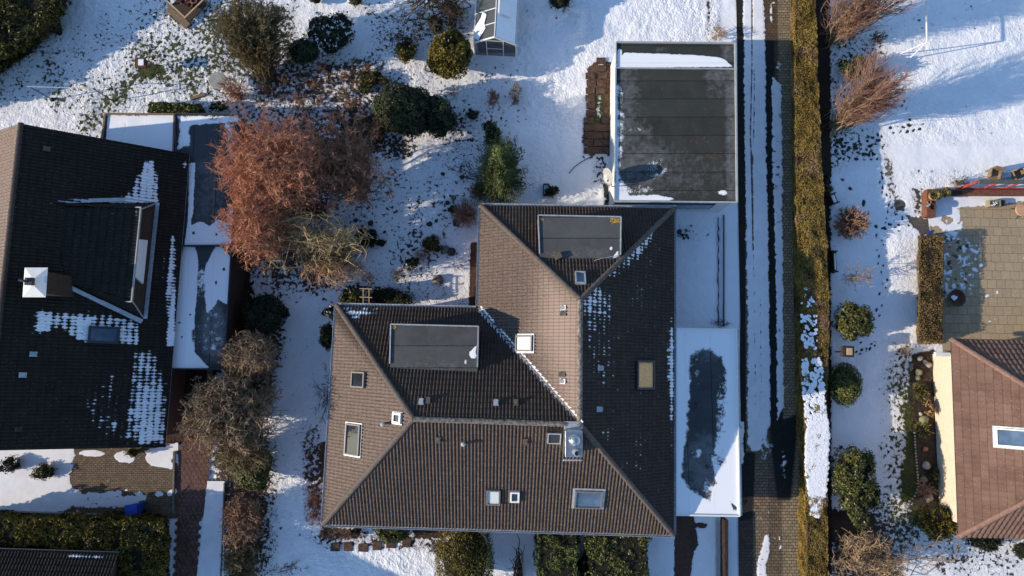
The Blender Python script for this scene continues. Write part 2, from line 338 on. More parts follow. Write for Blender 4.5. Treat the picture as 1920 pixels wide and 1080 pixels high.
# ============================================================ GROUND
def foot(ops, line, sp=9, jit=5, r=2.7, val=-0.3, col=DK, seed=1):
    R = random.Random(seed)
    for (x0, y0), (x1, y1) in zip(line[:-1], line[1:]):
        L = math.hypot(x1-x0, y1-y0); a = math.atan2(y1-y0, x1-x0)
        for i in range(max(1, int(L/sp))):
            t = (i+R.random()*0.6)/(L/sp); sd = (1 if i % 2 else -1)*jit*R.uniform(.4, 1)
            ops.append((ell(x0+(x1-x0)*t-math.sin(a)*sd, y0+(y1-y0)*t+math.cos(a)*sd, r*R.uniform(.8, 1.5), r*R.uniform(.45, .8), a+R.uniform(-.6, .6), 8), 2.2, val if R.random() < .75 else .45, col))
def scat(ops, poly, n, r=(1.6, 3.4), val=-0.2, col=DK, seed=3):
    R = random.Random(seed); a = np.array(poly); lo, hi = a.min(0), a.max(0); k = 0
    while k < n:
        x, y = R.uniform(lo[0], hi[0]), R.uniform(lo[1], hi[1])
        if sdist(np.array([[x, y]]), poly)[0] < 0: continue
        if vnoise(np.array([x*.05]), np.array([y*.05]), 1.0, seed+70)[0] < R.random()*.8: k += .5; continue
        q = r[0]*.45+(r[1]*1.05-r[0]*.45)*R.random()**2.4; cf = R.uniform(.6, 2.2); ops.append((ell(x, y, q*R.uniform(1, 2.0), q*R.uniform(.45, 1), R.uniform(0, 3), 8, .35, k), R.uniform(1.2, 3.0), R.uniform(val, .5), tuple(c_*cf for c_ in col))); k += 1
G = []
# top-left lawn: thin snow with grass showing
G += [([(-400, 260), (120, 60), (330, -60), (440, 60), (420, 200), (180, 215), (40, 230)], 60, 0.86, GR),
      ([(80, 150), (240, 150), (330, 90), (400, 60), (400, 160), (330, 170), (220, 200), (90, 200)], 40, 0.70, GR),
      (ell(280, 100, 26, 30, j=.2), 26, 0.62, GR), (ell(283, 133, 22, 12), 5, -0.3, GR), (ell(262, 143, 14, 7), 8, 0.35, GR),
      (ell(298, 143, 10, 7), 8, 0.4, GR), ([(392, 20), (432, 35), (432, 120), (402, 120), (395, 80)], 16, 0.28, GR),
      (ell(335, 35, 26, 12, .5), 14, 0.55, GR), (ell(215, 182, 32, 12, -.6), 16, 0.55, GR), (ell(180, 225, 44, 22, -.6), 26, 0.62, GR),
      (ell(445, 75, 60, 75), 40, 0.60, GR), ([(408, 10), (560, 0), (560, 120), (490, 160), (430, 140)], 24, 0.55, (0.06, 0.058, 0.03))]
foot(G, [(155, 235), (188, 205), (212, 190), (235, 160), (262, 132), (300, 108), (345, 66)], 8, 6, 3.0, 0.0, GR)
foot(G, [(98, 178), (160, 190), (212, 190), (240, 182)], 14, 6, 2.8, 0.2, GR, 4)
scat(G, [(240, 60), (420, 50), (400, 130), (260, 130)], 60, (1.4, 3), 0.1, GR, 5)
scat(G, [(90, 155), (240, 155), (240, 200), (110, 205)], 40, (1.2, 2.6), 0.1, GR, 6)
# perennial beds, centre-left
G += [([(480, 105), (700, 105), (760, 180), (700, 240), (560, 200), (480, 200)], 40, 0.54, LIT),
      ([(690, 20), (880, 0), (880, 60), (800, 100), (700, 110)], 30, 0.66, LIT),
      ([(440, 200), (720, 190), (740, 260), (700, 330), (720, 430), (640, 520), (470, 540), (430, 420)], 50, 0.50, LIT),
      ([(640, 530), (780, 520), (780, 575), (640, 575)], 16, 0.35, SOI), ([(480, 500), (640, 500), (620, 545), (500, 560)], 22, 0.60, LIT),
      (ell(745, 355, 28, 32), 22, 0.55, DK), ([(560, 380), (670, 370), (690, 450), (600, 480)], 36, 0.72, LIT),
      ([(430, 540), (520, 560), (540, 640), (510, 720), (420, 760)], 24, 0.35, SOI), ([(380, 690), (515, 640), (505, 800), (512, 900), (496, 1110), (420, 1110), (400, 900)], 34, 0.28, LIT),
      ([(735, 250), (790, 270), (760, 300), (720, 300)], 12, 0.45, DK), ([(640, 235), (720, 215), (720, 280), (660, 290)], 14, 0.25, SOI)]
scat(G, [(500, 110), (720, 115), (760, 190), (560, 195)], 110, (1.5, 4), -0.1, LIT, 7)
scat(G, [(700, 400), (890, 340), (880, 460), (700, 520)], 34, (1.2, 3), 0.0, SOI, 8)
scat(G, [(730, 240), (900, 250), (890, 330), (740, 300)], 34, (1.6, 3.6), -0.1, SOI, 9)
scat(G, [(560, 560), (625, 560), (600, 860), (500, 900)], 26, (1.0, 2.2), 0.0, DK, 10)
scat(G, [(480, 530), (640, 500), (630, 570), (520, 590)], 50, (2, 4), -0.1, SOI, 11)
scat(G, [(690, 500), (780, 490), (880, 540), (790, 560), (700, 545)], 26, (2, 5), -0.1, SOI, 12)
scat(G, [(880, 160), (960, 150), (980, 230), (880, 240)], 22, (1.5, 4), -0.1, SOI, 13)
G += [([(700, 330), (880, 300), (890, 560), (700, 560)], 40, 0.93, LIT), ([(720, 100), (900, 160), (900, 300), (850, 300), (700, 200)], 30, 0.84, LIT), ([(560, 560), (620, 560), (600, 900), (500, 900)], 20, 0.98, LIT), ([(880, 120), (990, 110), (990, 240), (890, 260)], 20, 0.85, LIT), ([(1556, 20), (1660, 60), (1655, 300), (1556, 320)], 20, 0.80, DK)]
# soil strips at the house walls
G += [([(884, 455), (900, 455), (900, 585), (880, 578)], 3, -0.4, (0.085, 0.045, 0.03)), ([(590, 835), (625, 825), (620, 905), (585, 900)], 7, -0.4, (0.07, 0.04, 0.028)),
      ([(570, 800), (600, 800), (598, 900), (572, 900)], 10, 0.62, STN), ([(560, 1000), (840, 990), (840, 1030), (610, 1030)], 8, 0.72, SOI),
      ([(600, 980), (660, 990), (660, 1010), (610, 1010)], 8, 0.3, LIT), ([(775, 990), (860, 990), (850, 1004), (780, 1008)], 5, -0.3, (0.07, 0.04, 0.03)),
      ([(568, 830), (606, 840), (606, 975), (586, 975)], 12, 0.5, LIT)]
scat(G, [(560, 890), (615, 890), (612, 990), (575, 970)], 46, (1.2, 3), -0.1, LIT, 14)
scat(G, [(600, 1000), (770, 1000), (770, 1012), (600, 1020)], 30, (1.2, 3.4), -0.1, LIT, 15)
scat(G, [(485, 930), (500, 930), (500, 1050), (485, 1080)], 26, (1.5, 3), -0.1, SOI, 16)
# top centre lawn, garage side
scat(G, [(985, 5), (1090, 5), (1080, 50), (990, 50)], 26, (1.2, 3.0), 0.0, DK, 17)
G += [([(1325, -20), (1332, -20), (1332, 80), (1325, 80)], 4, 0.4, LIT), (ell(1340, 60, 18, 26), 18, 0.8, LIT), (ell(1050, 6, 26, 14), 12, 0.4, DK)]
G += [([(1102, 128), (1122, 112), (1148, 118), (1150, 290), (1112, 285), (1092, 265), (1096, 230), (1104, 215)], 5, -0.3, (0.12, 0.07, 0.045)),
      ([(1116, 175), (1130, 175), (1130, 228), (1116, 228)], 6, 0.55, GR), ([(1114, 285), (1142, 285), (1142, 345), (1110, 345)], 10, 0.62, DK),
      ([(1130, 345), (1144, 345), (1144, 400), (1134, 400)], 4, 0.3, DK), ([(1122, 114), (1136, 112), (1136, 128), (1118, 134)], 4, 0.8, LIT)]
scat(G, [(1086, 280), (1125, 285), (1120, 300), (1090, 295)], 8, (2, 5), -0.1, DK, 18)
# terrace between the garages
G += [([(1266, 430), (1290, 428), (1300, 450), (1266, 450)], 12, 0.45, DK)]
scat(G, [(1266, 420), (1330, 425), (1330, 450), (1270, 458)], 30, (1.4, 3), -0.1, DK, 19)
# path south of the flat garage
G += [([(1266, 966), (1300, 966), (1306, 1000), (1290, 1110), (1264, 1110)], 4, -0.3, (0.085, 0.045, 0.035)), (ell(1315, 985, 12, 5), 3, -0.2, (0.07, 0.04, 0.03)),
      (ell(1300, 1015, 9, 16), 5, -0.2, (0.07, 0.04, 0.03))]
# right-hand neighbour's garden
foot(G, [(1560, 260), (1620, 282), (1655, 312), (1668, 380), (1700, 410), (1740, 440)], 7, 8, 2.4, -0.3, DK, 21)
foot(G, [(1560, 275), (1640, 300)], 7, 9, 2.3, -0.3, DK, 22); foot(G, [(1560, 262), (1650, 272)], 8, 7, 2.3, -0.3, DK, 23)
foot(G, [(1668, 245), (1735, 236)], 6, 6, 3.6, -0.3, DK, 24); foot(G, [(1692, 190), (1702, 215), (1712, 232)], 7, 3, 2.3, -0.3, DK, 25)
foot(G, [(1572, 330), (1612, 370), (1640, 420), (1650, 470)], 22, 2, 4.4, -0.3, DK, 26)
foot(G, [(1650, 330), (1668, 400), (1660, 440), (1645, 480), (1660, 520), (1650, 570), (1640, 610), (1612, 640), (1606, 662)], 9, 5, 2.5, -0.3, DK, 27)
foot(G, [(1660, 420), (1700, 415)], 8, 5, 2.3, -0.3, DK, 28); foot(G, [(1690, 432), (1665, 425), (1636, 440)], 10, 3, 2.5, -0.2, DK, 29)
foot(G, [(1655, 330), (1675, 300), (1662, 270)], 7, 4, 2.6, 0.0, (0.12, 0.11, 0.10), 30)
foot(G, [(1606, 662), (1625, 655), (1648, 640)], 5, 4, 2.6, -0.2, DK, 31)
G += [([(1655, 270), (1668, 270), (1682, 360), (1692, 395), (1676, 400), (1660, 330)], 8, 0.55, (0.13, 0.11, 0.09)), (ell(1688, 384, 11, 9, .6), 3, -0.3, (0.09, 0.085, 0.08)),
      ([(1700, 405), (1738, 410), (1770, 432), (1765, 445), (1735, 440), (1712, 425)], 5, -0.2, (0.10, 0.09, 0.08)), ([(1712, 352), (1730, 352), (1730, 405), (1714, 400)], 8, 0.45, (0.06, 0.055, 0.05)),
      ([(1655, 276), (1930, 276), (1930, 316), (1700, 314), (1672, 300)], 5, 1.3, STN)]
scat(G, [(1700, 318), (1830, 318), (1800, 345), (1720, 345)], 40, (1, 2.4), 0.0, DK, 32)
scat(G, [(1650, 0), (1910, 0), (1910, 60), (1660, 50)], 60, (0.9, 2.0), 0.1, DK, 33)
scat(G, [(1556, 70), (1600, 60), (1600, 240), (1560, 250)], 60, (1.5, 3.4), -0.1, DK, 34)
scat(G, [(1558, 240), (1660, 250), (1655, 300), (1560, 290)], 50, (1.6, 3.4), -0.1, DK, 35)
G += [([(1680, 640), (1722, 650), (1720, 960), (1690, 950), (1690, 840), (1668, 720)], 34, 0.62, GR),
      ([(1700, 760), (1712, 745), (1716, 800), (1722, 930), (1700, 945), (1686, 930), (1700, 840)], 7, -0.3, GR), ([(1640, 830), (1700, 800), (1690, 980), (1650, 960)], 40, 0.80, GR),
      ([(1712, 668), (1752, 655), (1768, 960), (1730, 990), (1702, 975), (1722, 920), (1714, 820), (1705, 740)], 5, -0.4, (0.045, 0.035, 0.025)),
      ([(1660, 930), (1715, 960), (1740, 1020), (1690, 1030), (1650, 990)], 26, 0.52, GR), ([(1730, 1020), (1920, 1000), (1920, 1080), (1730, 1080)], 50, 0.76, DK),
      ([(1554, 955), (1640, 965), (1650, 1010), (1556, 1010)], 14, -0.2, SOI), ([(1556, 985), (1660, 985), (1700, 1090), (1556, 1100)], 26, 0.3, LIT),
      ([(1722, 440), (1770, 440), (1775, 640), (1722, 640)], 5, 0.1, LIT)]
scat(G, [(1650, 800), (1700, 800), (1690, 960), (1650, 940)], 70, (1.2, 2.6), 0.0, DK, 36)
scat(G, [(1740, 1020), (1920, 1010), (1920, 1080), (1760, 1080)], 80, (1.5, 3.4), 0.0, DK, 37)
# left-hand house's front garden
G += [([(140, 838), (335, 840), (332, 975), (120, 975), (130, 905)], 4, 0.2, (0.13, 0.095, 0.065)), ([(-50, 840), (140, 840), (130, 975), (-50, 975)], 14, 0.97, GR),
      (ell(20, 870, 28, 20), 22, 0.62, GR), (ell(85, 885, 30, 18), 20, 0.55, GR), ([(305, 690), (405, 690), (395, 820), (345, 832), (310, 830)], 8, -0.3, (0.05, 0.025, 0.02)),
      ([(395, 700), (430, 700), (420, 830), (395, 860)], 8, 0.9, LIT), ([(425, 455), (470, 440), (470, 690), (425, 690)], 10, 0.0, SOI), ([(-60, 955), (310, 960), (320, 1110), (-60, 1110)], 5, 0.0, SOI)]
# open ground near the big trees, top-left hedge foot, hedge foot on the right
G += [([(-200, -30), (122, -30), (100, 30), (30, 96), (-200, 180)], 10, 0.0, SOI), (ell(55, 92, 24, 9, -.3), 10, 0.45, LIT),
      ([(1478, -80), (1556, -80), (1560, 1160), (1490, 1160)], 5, 0.0, SOI)]
GB = 1.2
def axis(lo, hi, st, far):
    a = list(np.arange(lo, hi+1e-6, st)); d = 0.5; x = lo; y = hi; L = []; Rr = []
    while x > -far: x -= d; y += d; d *= 1.6; L.append(x); Rr.append(y)
    return np.array(L[::-1]+a+Rr)
gx = axis(-31, 31, 0.07, 500); gy = axis(-13.2, 23, 0.07, 500)
X, Y = np.meshgrid(gx, gy); X = X.ravel(); Y = Y.ravel(); gp = proj(np.stack([X, Y, np.zeros_like(X)], 1))
inn = (np.abs(X) < 32) & (Y > -14) & (Y < 24); gp[~inn] = 1e7
gs, gcol = paint(gp, G, GB, True, (0.05, 0.05, 0.04))
lf = vnoise(X+300, Y+300, .33, 61); mf = vnoise(X+300, Y+300, 1.3, 62); hf = vnoise(X+300, Y+300, 3.6, 63)
zone, _ = paint(gp, [([(-900, -400), (980, -400), (980, 380), (880, 580), (-900, 1200)], 60, 1.0), ([(490, 880), (860, 1000), (820, 1200), (480, 1200)], 40, .8), ([(1550, -100), (2200, -100), (2200, 1200), (1550, 1200)], 10, .8), ([(1655, 276), (2100, 276), (2100, 316), (1690, 316)], 5, 0.1), ([(500, 560), (620, 560), (610, 880), (495, 900)], 20, .3)], 0.25)
gs = gs-zone*(np.clip(lf-.35, 0, 1)*.30+np.clip(mf-.5, 0, 1)*.42+np.clip(hf-.62, 0, 1)*.7*np.clip(lf*1.6-.3, 0, 1))
rough, _ = paint(gp, [([(-900, 320), (30, 230), (130, 0), (480, -100), (500, 200), (180, 240)], 30, 0.9), ([(960, -60), (1340, -60), (1340, 90), (1150, 90), (1150, 240), (1080, 240), (960, 200)], 30, 0.95),
    ([(1640, -60), (2000, -60), (2000, 260), (1640, 260)], 30, 0.55), ([(500, 860), (860, 1000), (820, 1100), (500, 1100)], 40, 0.8), ([(480, 100), (900, 100), (900, 240), (480, 240)], 40, 0.8),
    ([(1350, -40), (1490, -40), (1500, 1100), (1350, 1100)], 6, 0.08), ([(1655, 276), (1930, 276), (1930, 316), (1690, 316)], 5, 0.05)], 0.35)
rough = rough*(.35+1.1*vnoise(X+300, Y+300, .5, 64))
gz = (vnoise(X+300, Y+300, 1.1, 1)-.5)*0.05+(vnoise(X+300, Y+300, 4.5, 2)-.5)*0.05*rough+(vnoise(X+300, Y+300, 9.0, 3)-.5)*0.045*rough
gz = gz*inn-0.02
gz += np.clip(gs, 0, 1)*0.02
ground = struct(np_mesh('ground', np.stack([X, Y, gz], 1), gridfaces(len(gx), len(gy)), M['ground'], None, {'snow': gs, 'gc': gcol, 'rough': rough}, smooth=True), 'snow covered garden ground with grass and soil showing')
del X, Y, gp
def sheet(name, c4, nx, ny, mat, ops=(), base=0.0, bcol=(0.1, 0.1, 0.1), z=None, parent=None, wear=(), rust=(), jit=0.0):
    """surface between corner points a,b,c,d (counter-clockwise from above); rows along a-b, up to d-c"""
    a, b, c, d = [np.array(Vector(p)) for p in c4]
    u, v = np.meshgrid(np.linspace(0, 1, nx), np.linspace(0, 1, ny)); u = u.ravel()[:, None]; v = v.ravel()[:, None]
    V = (a*(1-u)+b*u)*(1-v)+(d*(1-u)+c*u)*v; pp = proj(V)
    if jit: V[:, 2] += (vnoise(V[:, 0]+100, V[:, 1]+100, 1.5, 9)-.5)*jit
    f, cc = paint(pp, ops, base, True, bcol); w, _ = paint(pp, wear, 0.0); r, _ = paint(pp, rust, 0.0)
    V[:, 2] += np.clip(f, 0, 1)*0.012
    return np_mesh(name, V, gridfaces(nx, ny), mat, parent, {'snow': f, 'gc': cc, 'wear': w, 'rust': r}, smooth=True)
def strip(name, left, right, ys, z, nx, ny, mat, ops, base, bcol):
    """paved strip whose edges are polylines (photo x at photo y)"""
    yy = np.linspace(ys[0], ys[1], ny); L = np.interp(yy, [p[1] for p in left], [p[0] for p in left]); Rr = np.interp(yy, [p[1] for p in right], [p[0] for p in right])
    V = np.zeros((ny*nx, 3))
    for j in range(ny):
        a = np.array(P(L[j], yy[j], z)); b = np.array(P(Rr[j], yy[j], z)); t = np.linspace(0, 1, nx)[:, None]; V[j*nx:(j+1)*nx] = a*(1-t)+b*t
    V = V.reshape(ny, nx, 3)[::-1].reshape(-1, 3); pp = proj(V); f, cc = paint(pp, ops, base, True, bcol)
    V[:, 2] += np.clip(f, 0, 1)*0.02+(vnoise(V[:, 0]+90, V[:, 1]+90, .8, 5)-.5)*0.015
    return np_mesh(name, V, gridfaces(nx, ny), mat, None, {'snow': f, 'gc': cc}, smooth=True)
# ---- driveway between the houses and the long hedge
TAN = (0.33, 0.27, 0.18); BRN = (0.10, 0.072, 0.052); WET = (0.022, 0.020, 0.020)
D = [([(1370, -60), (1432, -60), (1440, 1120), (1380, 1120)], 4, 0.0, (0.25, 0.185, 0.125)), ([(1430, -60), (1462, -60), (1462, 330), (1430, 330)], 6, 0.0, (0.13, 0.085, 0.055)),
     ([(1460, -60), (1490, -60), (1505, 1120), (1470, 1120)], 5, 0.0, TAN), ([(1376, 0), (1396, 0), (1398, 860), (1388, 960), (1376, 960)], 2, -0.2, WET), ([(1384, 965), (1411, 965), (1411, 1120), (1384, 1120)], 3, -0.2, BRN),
     ([(1433, 78), (1450, 78), (1458, 600), (1470, 850), (1476, 930), (1462, 935), (1450, 850), (1436, 600)], 4, -0.2, WET),
     ([(1392, 850), (1414, 850), (1410, 970), (1388, 975)], 5, -0.2, WET), ([(1446, 800), (1494, 780), (1480, 935), (1460, 935)], 8, -0.2, WET),
     # snow left lying
     ([(1393, -60), (1428, -60), (1435, 80), (1437, 300), (1441, 450), (1444, 700), (1444, 790), (1432, 835), (1412, 850), (1402, 830), (1402, 600), (1397, 300), (1394, 100)], 5.0, 1.12),
     ([(1449, 145), (1465, 158), (1467, 320), (1468, 560), (1470, 760), (1457, 790), (1455, 560), (1449, 320), (1446, 165)], 3.5, 0.95),
     (ell(1458, 118, 5, 18), 8, 0.45), ([(1384, 790), (1396, 790), (1394, 870), (1386, 870)], 3, 0.8), (ell(1456, 300, 8, 60), 8, 0.72), (ell(1436, 838, 14, 22), 12, 0.55), (ell(1470, 868, 6, 30), 6, 0.5),
     ([(1409, -50), (1411.5, -50), (1411, 120), (1408, 250), (1412, 330), (1413, 470), (1411, 470), (1406, 250), (1409, 120)], 1.2, 0.0), ([(1413, 100), (1415.5, 170), (1414, 260), (1411, 330), (1409.5, 330), (1412, 260), (1413.5, 170)], 1.0, 0.35),
     ([(1412, 470), (1413.5, 470), (1418, 790), (1416.5, 790)], 1.2, 0.55), ([(1425, 560), (1426.5, 560), (1429, 790), (1427.5, 790)], 1.2, 0.6),
     ([(1434, 1005), (1442, 1000), (1443, 1040), (1436, 1060), (1440, 1120), (1420, 1120), (1420, 1055)], 3, 0.9), (ell(1462, 1010, 2, 4), 2, 1), (ell(1463, 1026, 2, 5, .4), 2, 1), (ell(1437, 1010, 3, 7), 3, 1), (ell(1446, 15, 2, 12), 2, .7), (ell(1446, 40, 3, 10), 3, .6), (ell(1452, 5, 4, 3), 2, .8)]
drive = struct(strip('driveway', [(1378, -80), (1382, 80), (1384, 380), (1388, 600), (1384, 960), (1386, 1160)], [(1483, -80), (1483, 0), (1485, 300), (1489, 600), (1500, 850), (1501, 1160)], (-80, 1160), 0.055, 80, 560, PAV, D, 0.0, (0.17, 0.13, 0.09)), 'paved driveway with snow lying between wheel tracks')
# ---- right-hand patio
PT = [([(1735, 360), (1800, 372), (1800, 425), (1783, 470), (1775, 430), (1735, 430)], 12, 1.2), ([(1780, 366), (1930, 366), (1930, 376), (1880, 382), (1810, 388), (1780, 384)], 4, 1.1),
      ([(1766, 435), (1800, 440), (1822, 470), (1820, 540), (1800, 560), (1766, 560)], 10, 0.64), (ell(1805, 500, 34, 60), 40, 0.33), (ell(1840, 497, 4, 3), 2, 1), (ell(1828, 505, 7, 3, .5), 2, 1), (ell(1850, 555, 5, 3), 2, .8),
      (ell(1826, 470, 9, 3, .5), 2, 1.0), (ell(1795, 545, 10, 26), 10, 0.5), (ell(1775, 412, 16, 8, .4), 4, 0.3), (ell(1750, 430, 12, 8, .2), 5, 0.1), (ell(1786, 470, 7, 9), 4, 0.0), (ell(1793, 515, 8, 10), 4, 0.0),
      (ell(1856, 603, 3, 2), 1, 1.2), (ell(1870, 548, 2, 4), 1, .9)]
scat(PT, [(1770, 445), (1815, 450), (1812, 560), (1770, 560)], 26, (2, 5), -0.3, (0.05, 0.045, 0.04), 40)
patio = struct(sheet('patio', [P(1768, 660, .05), P(1990, 665, .05), P(1990, 366, .05), P(1735, 366, .05)], 150, 170, PATIO, PT, 0.0, (0.42, 0.325, 0.215)), 'tan slab patio with melting snow along its west edge')
# ---- left-hand forecourt and hexagon path
FC = [([(-60, 830), (140, 830), (130, 905), (145, 925), (120, 960), (-60, 960)], 7, 1.2), ([(140, 918), (160, 925), (190, 922), (225, 920), (277, 925), (278, 935), (255, 945), (240, 952), (120, 952), (130, 930)], 6, 0.86),
      (ell(173, 850, 24, 6, .05), 2, 1.2), (ell(234, 857, 19, 11, .1), 2, 1.2), (ell(298, 862, 26, 14, .2), 3, 1.2), ([(270, 845), (345, 828), (342, 870), (318, 880), (290, 868)], 3, 1.2), (ell(298, 927, 8, 4), 2, 1.1), (ell(323, 923, 10, 6, -.3), 3, 1.2), (ell(236, 925, 12, 8), 5, .3)]
fore = struct(sheet('forecourt', [P(-30, 962, .045), P(336, 968, .045), P(334, 830, .045), P(-30, 830, .045)], 170, 70, BRICKP, FC, 0.0, (0.20, 0.15, 0.10)), 'brown paved forecourt with scattered patches of snow')
hexm = MB()
def hexpath():
    r = 0.148; R = random.Random(4); a = np.array([(345, 826), (396, 822), (391, 900), (384, 905), (383, 960), (376, 968), (364, 1100), (325, 1100), (333, 960), (326, 860)])
    ll = P(300, 1110); ur = P(420, 815); y = ll.y; row = 0
    while y < ur.y:
        x = ll.x+(r*0.866 if row % 2 else 0)
        while x < ur.x:
            if sdist(proj([[x, y, .05]]), a)[0] > -2:
                h = .05+R.uniform(0, .008)
                hexm.prism([(x+(r-.012)*math.sin(math.pi*k/3), y+(r-.012)*math.cos(-math.pi*k/3)) for k in range(6)][::-1], 0.0, h)
            x += r*1.732
        y += r*1.5; row += 1
hexpath()
struct(hexm.build('path', M['hexbrick']), 'red brown hexagon paved path leading to the side door')
struct(sheet('path', [P(366, 1110, .07), P(420, 1110, .07), P(421, 902, .07), P(389, 902, .07)], 30, 110, M['ground'] if False else PAV, [([(300, 880), (384, 905), (384, 960), (376, 962), (366, 1110), (300, 1110)], 3, 0.2)], 1.3, BRN), 'snow covered strip of paving beside the hexagon path')
# slab path beside the long garage
sp = MB(); R = random.Random(8)
for y in range(114, 290, 14):
    xs = (1108, 1128) if y < 220 else (1104, 1122, 1138)
    for i, x in enumerate(xs):
        if 170 < y < 232 and i == 1: continue
        if y < 140 and i == 0: continue
        q = P(x+R.uniform(-2, 2), y, .05); sp.box(q+Vector((0, 0, -.02+R.uniform(0, .01))), (0.52, 0.38, 0.07))
struct(sp.build('path', M['slab'], bevel=0.008), 'brown slab steps beside the long flat-roofed garage')
# ============================================================ ROOF HELPERS
def tile_slope(name, poly, a, b, mat, parent, snow=(), wear=(), pu=0.165, pv=0.31, amp=0.058, step=0.030, du=6):
    a, b = Vector(a), Vector(b); poly = [Vector(p) for p in poly]; e = (b-a).normalized()
    n = Vector((0, 0, 0))
    for i in range(len(poly)): n += (poly[i]-poly[0]).cross(poly[(i+1) % len(poly)]-poly[0])
    n.normalize(); n = -n if n.z < 0 else n; s = n.cross(e); s.normalize()
    if s.z < 0: e = -e; s = -s
    o = a; us = [(p-o).dot(e) for p in poly]; vs_ = [(p-o).dot(s) for p in poly]
    u0, u1 = math.floor(min(us)/pu)-1, math.ceil(max(us)/pu)+1; v0, v1 = math.floor(min(vs_)/pv), math.ceil(max(vs_)/pv)
    U = np.arange(u0*du, u1*du+1)*(pu/du)
    rows = []; lift = []; vv = []
    for k in range(v0, v1):
        for t, l in ((0.0, 1.0), (0.5, 0.5), (0.985, 0.0)): rows.append((k+t)*pv); lift.append(l*step); vv.append(k+t+0.0005)
    rows = np.array(rows); lift = np.array(lift); vv = np.array(vv)
    ug, vg = np.meshgrid(U, rows); lg = np.repeat(lift[:, None], len(U), 1)
    h = lg+amp*(0.5+0.5*np.cos(2*np.pi*ug/pu))**0.8+(vnoise(ug+500, vg+500, 2.2, 11)-.5)*0.012+(vnoise(np.floor(ug/pu/2)*3.1+500, np.floor(vg/pv+.01)*3.7+500, 1.0, 12)-.5)*0.010
    e_, s_, n_, o_ = [np.array(q) for q in (e, s, n, o)]
    V = o_+ug.ravel()[:, None]*e_+vg.ravel()[:, None]*s_+h.ravel()[:, None]*n_
    F = gridfaces(len(U), len(rows)); uv = np.stack([ug.ravel()/pu+100, np.repeat(vv[:, None], len(U), 1).ravel()+100], 1)
    # drop cells wholly outside, then cut along the polygon
    P2 = np.stack([ug.ravel(), vg.ravel()], 1); poly2 = [((p-o).dot(e), (p-o).dot(s)) for p in poly]
    sd = sdist(P2, poly2); F = F[(sd[F] > -0.25).any(1)]
    used = np.unique(F); mp = np.full(len(V), -1); mp[used] = np.arange(len(used)); F = mp[F]; V = V[used]; uv = uv[used]
    pp = proj(V); sn, _ = paint(pp, snow, 0.0); w, _ = paint(pp, wear, 0.0)
    ob = np_mesh(name, V, F, mat, parent, {'snow': sn, 'wear': w}, smooth=False, uv=uv)
    off = root_loc(parent); bm = bmesh.new(); bm.from_mesh(ob.data); cen = sum(poly, Vector())/len(poly)
    for i in range(len(poly)):
        p, q = poly[i], poly[(i+1) % len(poly)]; pn = (q-p).cross(n).normalized()
        if (cen-p).dot(pn) > 0: pn = -pn
        bmesh.ops.bisect_plane(bm, geom=bm.verts[:]+bm.edges[:]+bm.faces[:], plane_co=p-off, plane_no=pn, clear_outer=True, dist=1e-5)
    bm.to_mesh(ob.data); bm.free()
    return ob
def join_mesh(name, obs, parent):
    """several slopes of one roof -> one mesh"""
    bpy.ops.object.select_all(action='DESELECT')
    for o in obs: o.select_set(True)
    bpy.context.view_layer.objects.active = obs[0]; bpy.ops.object.join(); obs[0].name = name; obs[0].data.name = name; return obs[0]
def caps(name, a, b, mat, parent, r=0.125, L=0.38, lift=0.03):
    a, b = Vector(a), Vector(b); n = max(1, int((b-a).length/L)); d = (b-a)/n; m = MB(); R = random.Random(int(a.x*10))
    dn = d.normalized(); sd = dn.cross(Vector((0, 0, 1))).normalized(); up = sd.cross(dn)
    for i in range(n):
        p0 = a+d*i-dn*0.03; p1 = a+d*(i+1); r0 = r*1.08; r1 = r*0.92; K = 7; vs_ = []; jz = R.uniform(-.006, .006)
        for (p, rr) in ((p0, r0), (p1, r1)):
            for k in range(K):
                t = -0.15+math.pi*1.1*k/(K-1)-0.05; vs_.append(p+sd*math.cos(t)*rr+up*(math.sin(t)*rr*0.75+lift+jz))
        fs = [(k, k+1, K+k+1, K+k) for k in range(K-1)]+[tuple(range(K-1, -1, -1)), tuple(range(K, 2*K))]
        m.add(vs_, fs)
    return m.build(name, mat, parent, smooth=False)
def gutter(poly, z, mat, parent, w=0.13, closed=True, name='gutter'):
    m = MB(); n = len(poly)
    for i in range(n if closed else n-1):
        a, b = Vector(poly[i]), Vector(poly[(i+1) % n]); d = (b-a).normalized(); o = Vector((d.y, -d.x, 0))
        a = a.copy(); b = b.copy(); a.z = b.z = z
        A = a+o*(w/2+.01); B = b+o*(w/2+.01)
        m.bar(A+Vector((0, 0, -.06)), B+Vector((0, 0, -.06)), w, 0.02); m.bar(A+o*w/2+Vector((0, 0, -.02)), B+o*w/2+Vector((0, 0, -.02)), 0.018, 0.09); m.bar(A-o*w/2+Vector((0, 0, -.02)), B-o*w/2+Vector((0, 0, -.02)), 0.014, 0.08)
    return m.build(name, mat, parent)
def inset(poly, d):
    """shrink a clockwise-or-ccw polygon of (x,y) by d"""
    n = len(poly); A = sum(poly[i][0]*poly[(i+1) % n][1]-poly[(i+1) % n][0]*poly[i][1] for i in range(n)); sg = 1 if A > 0 else -1; o = []
    for i in range(n):
        p0, p1, p2 = [Vector(poly[(i+k) % n][:2]) for k in (-1, 0, 1)]
        d1 = (p1-p0).normalized(); d2 = (p2-p1).normalized(); n1 = Vector((-d1.y, d1.x))*sg; n2 = Vector((-d2.y, d2.x))*sg
        q = (n1+n2); q = q/(1+n1.dot(n2)); o.append((p1.x+q.x*d, p1.y+q.y*d))
    return o
